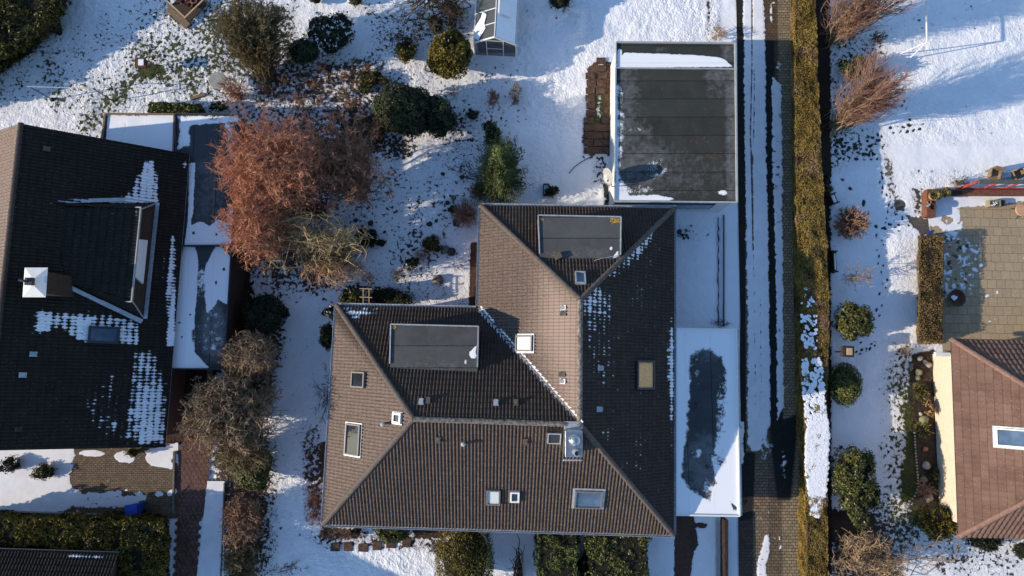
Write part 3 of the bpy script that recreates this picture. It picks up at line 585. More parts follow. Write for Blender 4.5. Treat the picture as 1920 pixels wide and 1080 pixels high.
def slope_axes(pl, eave_dir):
    e = Vector(eave_dir).normalized(); n = pl.n if pl.n.z > 0 else -pl.n; e = (e-n*e.dot(n)).normalized(); s = n.cross(e)
    if s.z < 0: s = -s; e = -e
    return e, s, n
def skylight(parent, pl, edir, cx, cy, w, h, frame=None, pane=None, flash=None, fl=(0.10, 0.16), fw=0.075, name='skylight', lift=0.09, label=None):
    """w along eave, h up the slope, at photo pixel cx,cy on the slope"""
    e, s, n = slope_axes(pl, edir); c = pl.at(cx, cy)+n*0.075; ax = (e, s, n)
    fr = MB(); fr.box(c+s*(h/2-fw/2)+n*lift/2, (w, fw, lift+.05), ax); fr.box(c-s*(h/2-fw/2)+n*lift/2, (w, fw, lift+.05), ax)
    for k in (-1, 1): fr.box(c+e*k*(w/2-fw/2)+n*lift/2, (fw, h-2*fw, lift+.046), ax)
    fo = fr.build(name, frame or M['frame'], parent)
    if label: fo['label'] = label
    p = MB(); p.box(c+n*(lift*0.55), (w-2*fw+.01, h-2*fw+.01, 0.02), ax); p.build('pane', pane or M['glass'], fo)
    if flash:
        f = MB(); g, g2 = fl; f.box(c-s*(h/2+g2/2)+n*0.012, (w+2*g, g2, .03), ax); f.box(c+s*(h/2+g/2)+n*0.012, (w+2*g, g, .03), ax)
        for k in (-1, 1): f.box(c+e*k*(w/2+g/2)+n*0.012, (g, h, .028), ax)
        f.build('flashing', flash, fo)
    return fo
def vent(parent, pl, edir, cx, cy, mat, w=0.24, h=0.3, name='roof_vent'):
    e, s, n = slope_axes(pl, edir); c = pl.at(cx, cy)+n*0.09; m = MB()
    m.box(c, (w, h, 0.05), (e, s, n)); m.add([c+e*w*.4-s*h*.35+n*.03, c-e*w*.4-s*h*.35+n*.03, c+e*w*.4-s*h*.35+n*.14, c-e*w*.4-s*h*.35+n*.14, c+e*w*.3+s*h*.3+n*.03, c-e*w*.3+s*h*.3+n*.03], [(0, 1, 3, 2), (2, 3, 5, 4), (0, 2, 4), (1, 5, 3), (0, 4, 5, 1)])
    return m.build(name, mat, parent)
# ============================================================ MAIN HOUSE (two hipped wings)
ZE, ZR = 2.8, 6.4
nw, sw, se, ne, nw2, vi = P(632, 573, ZE), P(607, 982, ZE), P(1262, 1002, ZE), P(1263, 392, ZE), P(902, 386, ZE), P(897, 579, ZE)
rW, rC, rN = P(775, 786, ZR), P(1087, 796, ZR), P(1088, 562, ZR)
mh = thing('main_house', 'large bungalow with brown tiled hipped roof in two wings and flat-roofed dormers', 'house', (0, 0, 0))
eavep = [nw, sw, se, ne, nw2, vi]
w = MB(); w.prism(inset(eavep, 0.5), 0, ZE-0.12); w.build('wall', M['brickwall'], mh)
w = MB(); w.prism(inset(eavep, 0.04), ZE-0.2, ZE-0.03); w.build('soffit', M['white'], mh)
pS = Plane(sw, (se-sw).cross(rW-sw)); pWw = Plane(nw, (sw-nw).cross(rW-nw)); pNw = Plane(nw, (vi-nw).cross(rW-nw)); pW = Plane(nw2, (vi-nw2).cross(rN-nw2)); pE = Plane(ne, (se-ne).cross(rN-ne)); pN = Plane(nw2, (ne-nw2).cross(rN-nw2))
T = M['tile']
snE = [([(1100, 560), (1255, 420), (1258, 900), (1100, 780)], 30, 0.20), ([(1093, 560), (1118, 530), (1130, 545), (1148, 548), (1146, 600), (1120, 625), (1094, 620)], 10, 0.60), ([(1093, 562), (1125, 532), (1128, 560), (1094, 592)], 8, 0.78),
       ([(1118, 525), (1180, 455), (1250, 398), (1244, 412), (1200, 480), (1168, 512), (1150, 520)], 9, 0.62), ([(1188, 470), (1230, 425), (1225, 440), (1196, 485)], 5, 0.85), ([(1216, 470), (1228, 470), (1222, 560), (1208, 560)], 10, 0.35),
       ([(1094, 620), (1146, 610), (1150, 690), (1140, 750), (1120, 700), (1094, 690)], 14, 0.44), (ell(1200, 560, 14, 34), 14, 0.36), ([(1252, 540), (1262, 540), (1262, 620), (1253, 620)], 5, 0.45),
       ([(1254, 615), (1264, 615), (1264, 790), (1254, 790)], 4, 0.80), ([(1253, 640), (1264, 640), (1264, 745), (1253, 745)], 4, .95), (ell(1138, 810, 14, 16), 8, 0.46), (ell(1195, 850, 12, 34), 10, 0.42), (ell(1178, 872, 14, 10), 6, .4), (ell(1132, 700, 12, 30), 8, 0.45), ([(1252, 800), (1262, 800), (1262, 870), (1254, 870)], 6, 0.35), (ell(1215, 915, 30, 30), 20, .27)]
slopes = [tile_slope('slope', [sw, se, rC, rW], sw, se, T, mh, wear=[([(600, 780), (1270, 780), (1270, 1010), (600, 990)], 8, .36)]),  # south slope: colour painted paler to look sunlit
          tile_slope('slope', [nw, sw, rW], sw, nw, T, mh, wear=[([(600, 560), (790, 780), (600, 1000)], 20, 0.62)]),  # west hip: pale weathering plus sunlit brightness painted into the colour
          tile_slope('slope', [nw, vi, rC, rW], nw, vi, T, mh, snow=[([(636, 574), (712, 578), (705, 588), (662, 600), (650, 590)], 7, 0.78), ([(705, 578), (740, 580), (736, 586), (705, 588)], 5, .45)]),
          tile_slope('slope', [nw2, vi, rC, rN], vi, nw2, T, mh, snow=[([(885, 574), (905, 578), (1090, 790), (1080, 800)], 2.2, 0.0)], wear=[([(880, 370), (1100, 560), (1100, 800), (880, 590)], 10, 0.55), ([(1020, 520), (1095, 570), (1095, 790), (1060, 770), (1010, 620)], 40, 1.0)]),  # west slope: weathered rows by the ridge, plus painted sunlit paleness
          tile_slope('slope', [ne, se, rC, rN], se, ne, T, mh, snow=snE), tile_slope('slope', [nw2, ne, rN], ne, nw2, T, mh)]
roof = join_mesh('roof', slopes, mh)
caps('ridge_cap', rW, P(1062, 795, ZR), M['cap_pale'], roof); caps('ridge_cap', rC, rN, M['cap_pale'], roof)
for a, b, m_ in ((sw, rW, 'cap'), (nw, rW, 'cap'), (se, rC, 'cap'), (ne, rN, 'cap'), (nw2, rN, 'cap')): caps('hip_cap', a, b, M[m_], roof)
gutter([(p.x, p.y, 0) for p in eavep], ZE, M['zinc'], mh)
# valley flashing: a zinc channel with a line of snow on its sunny lip
vf = MB(); dv = (rC-vi).normalized(); sv_ = dv.cross(Vector((0, 0, 1))).normalized(); vf.bar(vi+Vector((0, 0, .075))+dv*.1, rC+Vector((0, 0, .075)), 0.24, 0.02); vo = vf.build('valley_flashing', M['zinc'], roof)
vs2 = MB(); R = random.Random(3); n_ = 60
for i in range(n_):
    if i in (9, 10, 11, 12): continue
    t0, t1 = i/n_, (i+1)/n_; p = vi.lerp(rC, t0)-sv_*0.17+Vector((0, 0, .15)); q = vi.lerp(rC, t1)-sv_*0.17+Vector((0, 0, .15)); wd = R.uniform(.05, .12)*(1.4 if i < 9 else 1)
    vs2.bar(p, q, wd, 0.05)
vs2.build('snow_line', M['snow'], vo)['kind'] = 'stuff'
# flat-roofed dormers
def dormer(parent, pl, A, B, Cc, Dd, felt, moss, snow_ops, rust_ops, z=None):
    """A..D photo pixels of the flat roof: NW, NE, SE, SW ; the south edge lies on the slope"""
    s1 = pl.at(*Cc); s2 = pl.at(*Dd); zt = max(s1.z, s2.z)+0.05
    c = [P(*A, zt+.06), P(*B, zt+.06), P(*Cc, zt), P(*Dd, zt)]
    m = MB(); m.prism([(p.x, p.y) for p in c][::-1], lambda p: min(zt-0.3, ZE-.3), zt-0.02); d = m.build('dormer', M['brickwall'], parent)
    sheet('flat_roof', [c[3]+Vector((0, 0, .03)), c[2]+Vector((0, 0, .03)), c[1]+Vector((0, 0, .03)), c[0]+Vector((0, 0, .03))], 60, 40, felt, snow_ops, 0.0, parent=d, rust=rust_ops, wear=[(ell((A[0]+B[0])/2, Cc[1]-8, 60, 14), 14, 0.4)])
    t = MB(); u = Vector((0, 0, .05)); t.bar(c[0]+u, c[1]+u, 0.06, 0.10); k0 = c[0].lerp(c[3], 0.9); k1 = c[1].lerp(c[2], 0.9); t.bar(c[0]+u, k0+u, 0.055, 0.095); t.bar(c[1]+u, k1+u, 0.055, 0.095); t.build('trim', M['zinc'], d)
    return d
dm1 = dormer(mh, pN, (1009, 404), (1164, 407), (1163, 486), (1012, 484), M['felt2'], 0, [(ell(1146, 466, 3, 4), 2, 1.1), ([(1150, 480), (1160, 468), (1162, 480), (1148, 486)], 2, .8)], [(ell(1153, 413, 8, 5), 6, 0.0)])
dm2 = dormer(mh, pNw, (733, 608), (897, 612), (895, 697), (731, 690), M['felt2'], 0, [([(880, 660), (893, 648), (892, 672), (884, 672)], 2.5, 1.1), (ell(874, 678, 4, 5), 3, .7)], [])
# orange lichen in the dormer corners
li = mat_plain('orange_lichen', (0.45, 0.26, 0.04), 0.9, 0.4, 12)
def lichen(parent, cx, cy, z, n, sp):
    m = MB(); R = random.Random(int(cx)); 
    for _ in range(n):
        p = P(cx+R.gauss(0, sp), cy+R.gauss(0, sp*.6), z); m.lathe(p, [(R.uniform(.02, .055), 0), (R.uniform(.01, .03), .008)], 6)
    m.build('lichen', li, parent)
lichen(dm1, 1153, 413, pN.at(1163, 486).z+.155, 34, 4.5); lichen(dm1, 1017, 411, pN.at(1163, 486).z+.15, 8, 3); lichen(dm2, 739, 614, pNw.at(895, 697).z+.15, 16, 2.6)
# ridge vent lying on the north dormer
v_ = MB(); zt = pN.at(1163, 486).z+.1; p = P(1046, 480, zt+.1); v_.box(p, (.34, .3, .2), (Vector((.9, .43, 0)), Vector((-.43, .9, 0)), Vector((0, 0, 1)))); v_.build('roof_vent', M['cap'], mh)
cb = MB(); z1 = zt+.08; cb.tube([P(1160, 479, z1), P(1130, 484, z1), P(1116, 488, z1), P(1108, 497, z1-.1), P(1099, 514, z1-.25)], 0.016, 6); cb.build('cable', M['zinc'], mh)
# skylights
wd, sd_ = (sw-nw), (se-sw)
skylight(mh, pWw, wd, 675, 712, 0.78, 0.95, M['frame'], M['glass'])
skylight(mh, pWw, wd, 665, 824, 1.5, 1.05, M['frame'], M['glass'], M['zinc'], (0.07, 0.12), label='tall dark pane skylight on the west hip')
skylight(mh, pWw, wd, 748, 784, 0.5, 0.55, M['white'], M['glass'], M['zinc'], (0.04, 0.06), fw=.1)
skylight(mh, pS, sd_, 925, 929, 0.68, 0.95, M['frame'], M['blind'], None)
skylight(mh, pS, sd_, 965, 928, 0.46, 0.66, M['white'], M['glass'], None, fw=.09)
skylight(mh, pS, sd_, 1103, 933, 1.35, 1.1, M['frame'], M['blueglass'], M['zinc'], (0.11, 0.08), label='wide skylight near the south-east hip')
skylight(mh, pS, sd_, 1039, 819, 0.62, 0.6, M['zinc'], M['darkmetal'], None, fw=.05, lift=.05, name='roof_hatch')
skylight(mh, pW, (vi-nw2), 985, 644, 0.78, 1.0, M['frame'], M['blind'], M['zinc'], (0.08, 0.04), label='skylight with a closed white blind')
skylight(mh, pE, (se-ne), 1207, 703, 1.42, 1.22, M['darkmetal'], M['wood_blind'], None, fw=.1, label='skylight closed by a tan wooden blind')
skylight(mh, pN, (ne-nw2), 1088, 524, 0.5, 0.75, M['zinc'], M['blueglass'], None, fw=.06)
for pl, ed, x, y, m_ in ((pNw, sd_, 790, 755, 'zinc'), (pNw, sd_, 930, 757, 'zinc'), (pW, wd, 1058, 577, 'trim'), (pW, wd, 1057, 715, 'trim'), (pE, wd, 1123, 690, 'zinc'), (pE, wd, 1121, 767, 'zinc'), (pS, sd_, 985, 825, 'cap'), (pS, sd_, 822, 822, 'cap'), (pNw, sd_, 803, 753, 'cap'), (pNw, sd_, 967, 757, 'cap')): vent(mh, pl, ed, x, y, M[m_])
vent(mh, pW, wd, 1058, 588, M['cap']); vent(mh, pW, wd, 1056, 702, M['cap'])
for pl_, x_, y_ in ((pWw, 721, 794), (pS, 870, 831)):
    vp = MB(); p = pl_.at(x_, y_); vp.tube([p, p+Vector((0, 0, .45))], .06, 10); vp.lathe(p+Vector((0, 0, .4)), [(.09, 0), (.11, .05), (.04, .14)], 12); vp.build('vent_pipe', M['zinc'], mh)
# roof walkway grate
gm = MB(); e, s, n = slope_axes(pS, sd_); c = pS.at(1042, 805)+n*.1
for i in range(12): gm.box(c+e*(-.42+i*.076), (.012, .3, .02), (e, s, n))
for i in range(5): gm.box(c+s*(-.14+i*.07)+n*.004, (.86, .012, .02), (e, s, n))
gm.build('step_grate', M['darkmetal'], mh)
# chimney
cz = 7.35; c4 = [P(1060, 808, cz), P(1092, 808, cz), P(1092, 857, cz), P(1060, 857, cz)]
m = MB(); m.prism([(p.x, p.y) for p in c4][::-1], 4.6, cz); ch = m.build('chimney', M['steel'], mh, bevel=0.01)
cen = P(1078, 826, cz); m = MB(); m.lathe(cen, [(.26, .0), (.26, .03), (.16, .06), (.15, .14), (.24, .16), (.2, .2), (.03, .28)], 22); m.build('cowl', M['steel'], ch, smooth=True)
cen = P(1080, 848, cz); m = MB(); m.tube([cen, cen+Vector((0, 0, .4))], .10, 16, cap=False); m.tube([cen, cen+Vector((0, 0, .28))], .15, 16); m.build('flue_pipe', M['zinc'], ch, smooth=False); m = MB(); m.lathe(cen+Vector((0, 0, .2)), [(.09, 0), (.09, .16)], 14); m.build('flue_opening', M['darkmetal'], ch)
m = MB(); z2 = 6.0; m.bar(P(1052, 812, z2), P(1053, 860, z2-.75), 0.16, 0.03); m.bar(P(1056, 862, z2-.65), P(1092, 862, z2-.65), .12, .03); m.box(P(1075, 797, 6.42), (.85, .34, .12)); m.build('flashing', M['zinc'], ch, bevel=.01)
# ============================================================ LONG FLAT-ROOFED GARAGE (north) 
ga = thing('long_garage', 'long flat-roofed garage with dark felt roof and white side wall', 'garage', P(1265, 230, 0))
zt = 2.75; g0, g1, g2, g3 = P(1155, 80, zt), P(1378, 82, zt), P(1381, 380, zt), P(1152, 378, zt)
m = MB(); m.prism(inset([g3, g2, g1, g0], 0.10), 0, zt-.08); wl = m.build('wall', M['render_white'], ga)
FG = [([(1154, 160), (1159, 160), (1160, 375), (1153, 375)], 4, 1.05), ([(1158, 150), (1170, 165), (1172, 260), (1162, 330), (1158, 330)], 8, 0.52), ([(1152, 355), (1165, 345), (1180, 367), (1235, 366), (1262, 372), (1255, 378), (1152, 379)], 4, 1.2), (ell(1198, 355, 28, 8), 8, 0.45),
      ([(1160, 330), (1175, 340), (1180, 360), (1160, 370)], 8, 0.6), (ell(1232, 316, 26, 22), 14, 0.40), (ell(1355, 361, 9, 5), 4, 0.9), (ell(1190, 243, 28, 8), 12, 0.34), (ell(1186, 145, 6, 4), 3, .3)]
WG = [(ell(1210, 320, 60, 50), 40, 0.9), (ell(1175, 200, 26, 90), 20, 0.55), (ell(1280, 330, 90, 40), 40, 0.4), ([(1360, 128), (1380, 128), (1380, 380), (1362, 380)], 6, 0.75), (ell(1190, 250, 40, 14), 14, .6), (ell(1350, 145, 30, 18), 8, .6), (ell(1340, 175, 20, 14), 8, .4)]
RG = [(ell(1340, 293, 20, 7), 8, 0.42), (ell(1285, 285, 18, 8), 8, 0.34), (ell(1310, 265, 40, 6), 8, 0.34)]
h3, h2 = P(1153, 128, zt), P(1380, 128, zt)
u = Vector((0, 0, .012))
fr_ = sheet('flat_roof', [g3+u, g2+u, h2+u, h3+u], 120, 150, M['felt'], FG, 0.0, parent=ga, wear=WG, rust=RG, jit=0.02)
u2 = Vector((0, 0, .02)); k0, k1 = P(1155, 81, zt), P(1378, 83, zt)
sheet('flat_roof', [P(1154, 127, zt)+u2, P(1376, 129, zt)+u2, P(1375, 82, zt)+u2, P(1156, 80, zt)+u2], 120, 30, M['felt'], [([(1157, 104), (1160, 92), (1166, 94), (1166, 104), (1172, 99), (1240, 101), (1310, 104), (1350, 108), (1362, 114), (1374, 125), (1157, 127)], 2.2, 1.3)], 0.0, parent=ga, wear=[(ell(1365, 95, 14, 20), 6, .6), (ell(1240, 93, 12, 6), 5, .4)])
t = MB(); z_ = Vector((0, 0, .04))
t.bar(g0+z_, g1+z_, .09, .14); t.bar(g1+z_, g2+z_, .09, .138); t.bar(g0+z_, g3+z_, .05, .138); t.bar(g3+z_+Vector((.05, 0, 0)), g2+z_, .09, .14); t.bar(P(1154, 128.5, zt)+z_, P(1381, 130, zt)+z_, .05, .15); t.build('edge_trim', M['trim'], ga)
# south front: window and connecting glazed strip
m = MB(); a = g3.lerp(g2, .5); b = g3.lerp(g2, .84); m.bar(Vector((a.x, a.y-.02, 1.9)), Vector((b.x, b.y-.02, 1.9)), .06, 1.3); wf_ = m.build('window', M['darkmetal'], ga)
m = MB(); m.bar(Vector((a.x+.1, a.y-.065, 1.9)), Vector((b.x-.1, b.y-.065, 1.9)), .03, 1.05); m.build('pane', M['blueglass'], wf_)
cn = MB(); cn.prism([(p.x, p.y) for p in (P(1148, 387, 2.5), P(1268, 388, 2.5), P(1268, 399, 2.5), P(1148, 396, 2.5))][::-1], 0.2, 2.5); cn.build('connecting_passage', M['darkmetal'], ga); t = MB(); t.bar(P(1146, 385, 2.62), P(1268, 386, 2.62), .08, .10); t.bar(P(1172, 385, 2.6), P(1172, 392, 2.6), .06, .08); t.build('trim', M['trim'], ga)
# satellite dish on a bracket at the west wall
sdh = thing('satellite_dish', 'pale round satellite dish on a bracket at the garage west wall', 'satellite dish', P(1140, 350, 0)); c = P(1140, 331, 3.4)
m = MB(); axd = Vector((-.88, -.30, .38)); m.lathe(c, [(.02, -.10), (.2, -.085), (.36, -.04), (.46, .03), (.47, .035), (.36, -.02), (.2, -.062), (.02, -.078)], 26, axd); m.build('dish', M['trim'], sdh, smooth=True)
m = MB(); m.tube([P(1147, 350, 0), P(1147, 350, 3.3), c+Vector((.1, 0, -.05))], .03, 8); m.tube([c-axd*-.02, c+axd*.5+Vector((0, -.1, -.25))], .014, 6); m.box(c+axd*.5+Vector((0, -.1, -.22)), (.08, .08, .14)); m.build('mast', M['zinc'], sdh)
# ============================================================ SOUTH FLAT GARAGE
gb = thing('small_garage', 'flat-roofed garage half covered in snow beside the driveway', 'garage', P(1322, 790, 0)); zt = 2.7
q0, q1, q2, q3 = P(1267, 616, zt), P(1380, 618, zt), P(1386, 967, zt), P(1267, 965, zt)
m = MB(); m.prism(inset([q3, q2, q1, q0], .12), 0, zt-.08); m.build('wall', M['render_white'], gb)
FS = [([(1296, 660), (1330, 640), (1362, 668), (1372, 760), (1366, 880), (1350, 945), (1300, 935), (1272, 900), (1276, 820), (1284, 720)], 14, 0.90), ([(1300, 668), (1318, 655), (1340, 664), (1352, 672), (1360, 700), (1358, 730), (1345, 770), (1348, 800), (1340, 830), (1334, 870), (1340, 905), (1328, 935), (1318, 930), (1296, 915), (1280, 895), (1282, 850), (1290, 810), (1294, 740)], 9, -0.1),
      ([(1300, 690), (1334, 668), (1340, 730), (1336, 840), (1304, 835), (1298, 760)], 5, -0.6), (ell(1350, 760, 8, 60), 12, 0.5), (ell(1306, 690, 14, 40), 14, 0.35), (ell(1352, 860, 13, 14), 8, 0.62), (ell(1326, 915, 10, 22), 8, 0.55),
      (ell(1345, 925, 8, 16), 4, 0.9), (ell(1306, 850, 12, 10), 5, 0.5), ([(1370, 940), (1382, 950), (1384, 962), (1374, 955)], 4, .3)]
sheet('flat_roof', [q3+Vector((0, 0, .01)), q2+Vector((0, 0, .01)), q1+Vector((0, 0, .01)), q0+Vector((0, 0, .01))], 70, 190, M['felt3'], FS, 1.15, parent=gb, wear=[(ell(1322, 870, 40, 60), 20, .75), (ell(1330, 660, 30, 20), 14, .6)])
t = MB(); z_ = Vector((0, 0, .03)); t.bar(q0+z_, q1+z_, .07, .16); t.bar(q1+z_, q2+z_, .07, .158); t.bar(q3+z_, q2+z_, .07, .16); t.build('edge_trim', M['white'], gb)
g_ = MB(); ov = Vector((.12, 0, -.08)); g_.tube([q1+ov, q2+ov], .06, 8); g_.build('gutter', M['zinc'], gb)
for x, y, r_ in ((1338, 706, .05), (1307, 759, .07), (1303, 768, .05), (1326, 875, .09)): v_ = MB(); v_.lathe(P(x, y, zt), [(r_, 0), (r_, .12), (r_*.5, .14)], 12); v_.build('roof_vent', M['darkmetal'], gb)

# ---- low terrace wall between the garages
tw = MB(); tw.bar(P(1357, 403, .12), P(1357, 612, .12), .045, .14); tw.build('cap', M['darkmetal'])
tw_ = bpy.data.objects['cap']; tw_.name = 'terrace_wall'; tag(tw_, 'low dark edging wall along the snowy terrace between the two garages', 'wall')
cv = MB(); R = random.Random(9); pts = [P(1347+R.uniform(-1.2, 1.2), y, .06) for y in range(408, 612, 7)]
cv.tube(pts, [R.uniform(.015, .045) for _ in pts], 5); o = cv.build('drain_channel', M['darkmetal']); tag(o, 'dark drain line showing through the terrace snow', 'drain')
# retaining wall beside the path south of the garage
rw = MB(); rw.bar(P(1358, 972, .35), P(1358, 1110, .35),   .22, .7); o = rw.build('retaining_wall', M['soil'], bevel=.02); tag(o, 'narrow brown brick wall running south from the small garage', 'wall')
rp = MB(); rp.bar(P(1344, 972, .12), P(1344, 1110, .12), .08, .12); o = rp.build('path_edging', M['trim']); tag(o, 'pale edging strip beside the snowy path south of the small garage', 'edging')
# ============================================================ LEFT HOUSE
lh = thing('left_house', 'dark tiled gabled house with a broad dormer and white-capped chimney', 'house', (-22, 3, 0))
le, ls = P(355, 290, 2.5), P(310, 838, 2.5); lrN = P(40, 232, 6.4); dl = (le-ls); lrS = lrN-dl*1.0; lrS.z = 6.4
lwN = lrN+(lrN-le); lwN.z = 2.5; lwS = lrS+(lrS-ls); lwS.z = 2.5
TD = M['tile_dark']; pLE = Plane(le, (ls-le).cross(lrN-le))
SL = [([(275, 300), (290, 302), (297, 330), (298, 375), (250, 378), (205, 380), (203, 373), (235, 365), (250, 345), (262, 320)], 6, 0.85), ([(272, 305), (286, 303), (290, 365), (262, 370)], 5, 1.1), ([(205, 372), (300, 372), (298, 380), (205, 381)], 3, 1.2),
      ([(66, 583), (110, 585), (200, 590), (260, 600), (262, 640), (252, 648), (225, 640), (160, 642), (130, 632), (115, 615), (92, 622), (62, 628)], 7, 0.78), ([(72, 583), (97, 584), (93, 620), (66, 622)], 6, 1.1), ([(140, 592), (175, 596), (168, 640), (145, 636)], 7, 1.05),
      ([(155, 580), (190, 582), (240, 598), (180, 592)], 4, 0.55), ([(222, 618), (262, 625), (262, 648), (224, 644)], 5, 0.85), ([(318, 440), (330, 440), (328, 640), (312, 652), (312, 600)], 3, 0.98), ([(305, 480), (314, 460), (312, 560), (304, 575)], 4, 0.55), ([(314, 575), (330, 575), (328, 650), (312, 650)], 3, 1.2),
      ([(250, 655), (290, 655), (310, 720), (308, 830), (270, 832), (225, 828), (232, 780), (240, 740), (246, 700)], 12, 0.72), ([(258, 730), (305, 735), (305, 830), (262, 832)], 12, 0.95), ([(155, 715), (230, 700), (232, 820), (190, 832), (165, 800)], 20, 0.38), ([(205, 700), (213, 700), (213, 735), (205, 735)], 4, .55), (ell(168, 762, 4, 12), 4, .8), (ell(212, 798, 8, 10), 5, .7), (ell(195, 790, 5, 5), 3, .7), (ell(258, 455, 5, 5), 3, 0.0), (ell(345, 306, 8, 12), 4, 0.6), (ell(62, 605, 20, 30), 14, None)]
SL = [o for o in SL if o[2] is not None]
s1 = [tile_slope('slope', [le, ls, lrS, lrN], ls, le, TD, lh, snow=SL), tile_slope('slope', [lrN, lrS, lwS, lwN], lwN, lwS, T, lh, wear=[([(-300, 100), (60, 100), (60, 900), (-300, 900)], 10, 0.75)])]  # sun side painted in lighter tiles and paler tone than the shaded east side
lr_ = join_mesh('roof', s1, lh)
caps('ridge_cap', lrN, lrS, M['cap_dark'], lr_)
m = MB(); ip = inset([ls, le, lwN, lwS], .45); m.prism(ip, 0, 2.4)
a, b, c_, d_ = [Vector((*q, 2.4)) for q in ip]; rr1 = (a+d_)/2; rr2 = (b+c_)/2; rr1.z = rr2.z = 5.85; m.add([a, d_, rr1], [(0, 1, 2)]); m.add([b, c_, rr2], [(0, 2, 1)]); m.build('wall', M['brickwall'], lh)
gutter([le, ls], 2.5, M['zinc'], lh, closed=False, name='gutter')
for (x, y, m_) in ((63, 664, 'zinc'), (43, 703, 'zinc')): vent(lh, pLE, ls-le, x, y, M[m_])
vent(lh, pLE, ls-le, 88, 280, M['cap']); vent(lh, pLE, ls-le, 35, 805, M['cap_dark'])
skylight(lh, pLE, ls-le, 195, 628, 0.85, 1.35, M['darkmetal'], M['blueglass'], None, fw=.12)
# dormer with its own low tiled roof
B1, B2 = pLE.at(293, 381), pLE.at(270, 598); zE = 4.6; E1, E2 = P(264, 393, zE), P(247, 562, zE); T1, T2 = pLE.at(98, 385), pLE.at(128, 530)
ld = MB(); ld.add([E1-Vector((.12, 0, .05)), E2-Vector((.12, 0, .05)), B2, B1, ], [(0, 3, 2, 1)]); dmo = ld.build('dormer', M['darkwood'], lh)
tile_slope('roof', [E1, E2, T2, T1], E2, E1, TD, dmo, pv=.36, amp=.03, step=.04, snow=[([(262, 400), (256, 395), (243, 560), (248, 562)], 3, .7), (ell(220, 400, 12, 3), 3, .5), (ell(178, 482, 4, 6), 3, .5)])
tile_slope('side_slope', [T1, E1, B1], B1, T1, TD, dmo, pv=.36, amp=.03); tile_slope('side_slope', [T2, E2, B2], T2, B2, TD, dmo, pv=.36, amp=.03)
tr = MB(); tr.bar(E1+Vector((.03, .1, .04)), E2+Vector((.03, -.1, .04)), .05, .12); tr.bar(E1+Vector((0, 0, .02)), B1, .04, .05); tr.bar(E2+Vector((0, 0, .02)), B2, .04, .05); tr.box(E1+Vector((-.1, .1, .05)), (.3, .06, .08)); tr.box(E2+Vector((-.1, -.1, .05)), (.3, .06, .08)); tr.build('trim', M['trim'], dmo)
wi = MB(); A0 = E1.lerp(E2, .33); A1 = E1.lerp(E2, .74); fB0 = B1.lerp(B2, .33); fB1 = B1.lerp(B2, .74)
q = [A0.lerp(fB0, .02), A1.lerp(fB1, .02), A1.lerp(fB1, .62), A0.lerp(fB0, .62)]; nn = (q[1]-q[0]).cross(q[3]-q[0]).normalized(); nn = nn if nn.x > 0 else -nn
wi.add([p+nn*.05 for p in q]+[p-nn*.05 for p in q], [(0, 1, 2, 3), (7, 6, 5, 4), (0, 4, 5, 1), (1, 5, 6, 2), (2, 6, 7, 3), (3, 7, 4, 0)]); wi.build('window', M['white'], dmo)
fl_ = MB()
for a, b in ((T1+Vector((-.3, .14, .17)), B1.lerp(T1, .3)+Vector((0, .18, .17))), (T2+Vector((-.05, -.12, .17)), B2+Vector((.0, -.16, .17))), (B1+Vector((.14, 0, .14)), B2+Vector((.14, 0, .14)))): fl_.bar(a, b, .2, .02)
fl_.build('flashing', M['zinc'], dmo)
sn_ = MB(); a, b = T2.lerp(B2, .45)+Vector((0, -.1, .13)), B2+Vector((0, -.1, .13)); sn_.bar(a, b, .13, .05); sn_.build('snow_strip', M['snow'], dmo)
# chimney
cz = 7.1; cc = [P(47, 503, cz), P(89, 503, cz), P(83, 556, cz), P(48, 556, cz)]; m = MB()
cx0 = (cc[0].x+cc[1].x)/2; cy0 = (cc[0].y+cc[2].y)/2; m.box((cx0, cy0, 5.8), (.82, 1.0, 2.5)); chl = m.build('chimney', M['darkwood'], lh)
m = MB(); hx, hy = .53, .68; m.add([(cx0-hx, cy0-hy, cz), (cx0+hx, cy0-hy, cz), (cx0+hx, cy0+hy, cz), (cx0-hx, cy0+hy, cz), (cx0-.08, cy0-.2, cz+.13), (cx0+.08, cy0-.2, cz+.13), (cx0+.08, cy0+.2, cz+.13), (cx0-.08, cy0+.2, cz+.13)], [(3, 2, 1, 0), (0, 1, 5, 4), (1, 2, 6, 5), (2, 3, 7, 6), (3, 0, 4, 7), (4, 5, 6, 7)]); m.build('cap', M['white'], chl)
m = MB(); m.box((cx0, cy0, cz+.36), (.32, .34, .22)); m.tube([(cx0, cy0, cz+.4), (cx0-.1, cy0, cz+.6), (cx0-.3, cy0+.05, cz+.62)], .06, 8); m.build('cowl', M['darkmetal'], chl)
m = MB(); e, s, n = slope_axes(pLE, ls-le); m.box(pLE.at(128, 530)+n*.08, (1.2, .3, .03), (e, s, n)); m.build('flashing', M['zinc'], chl)
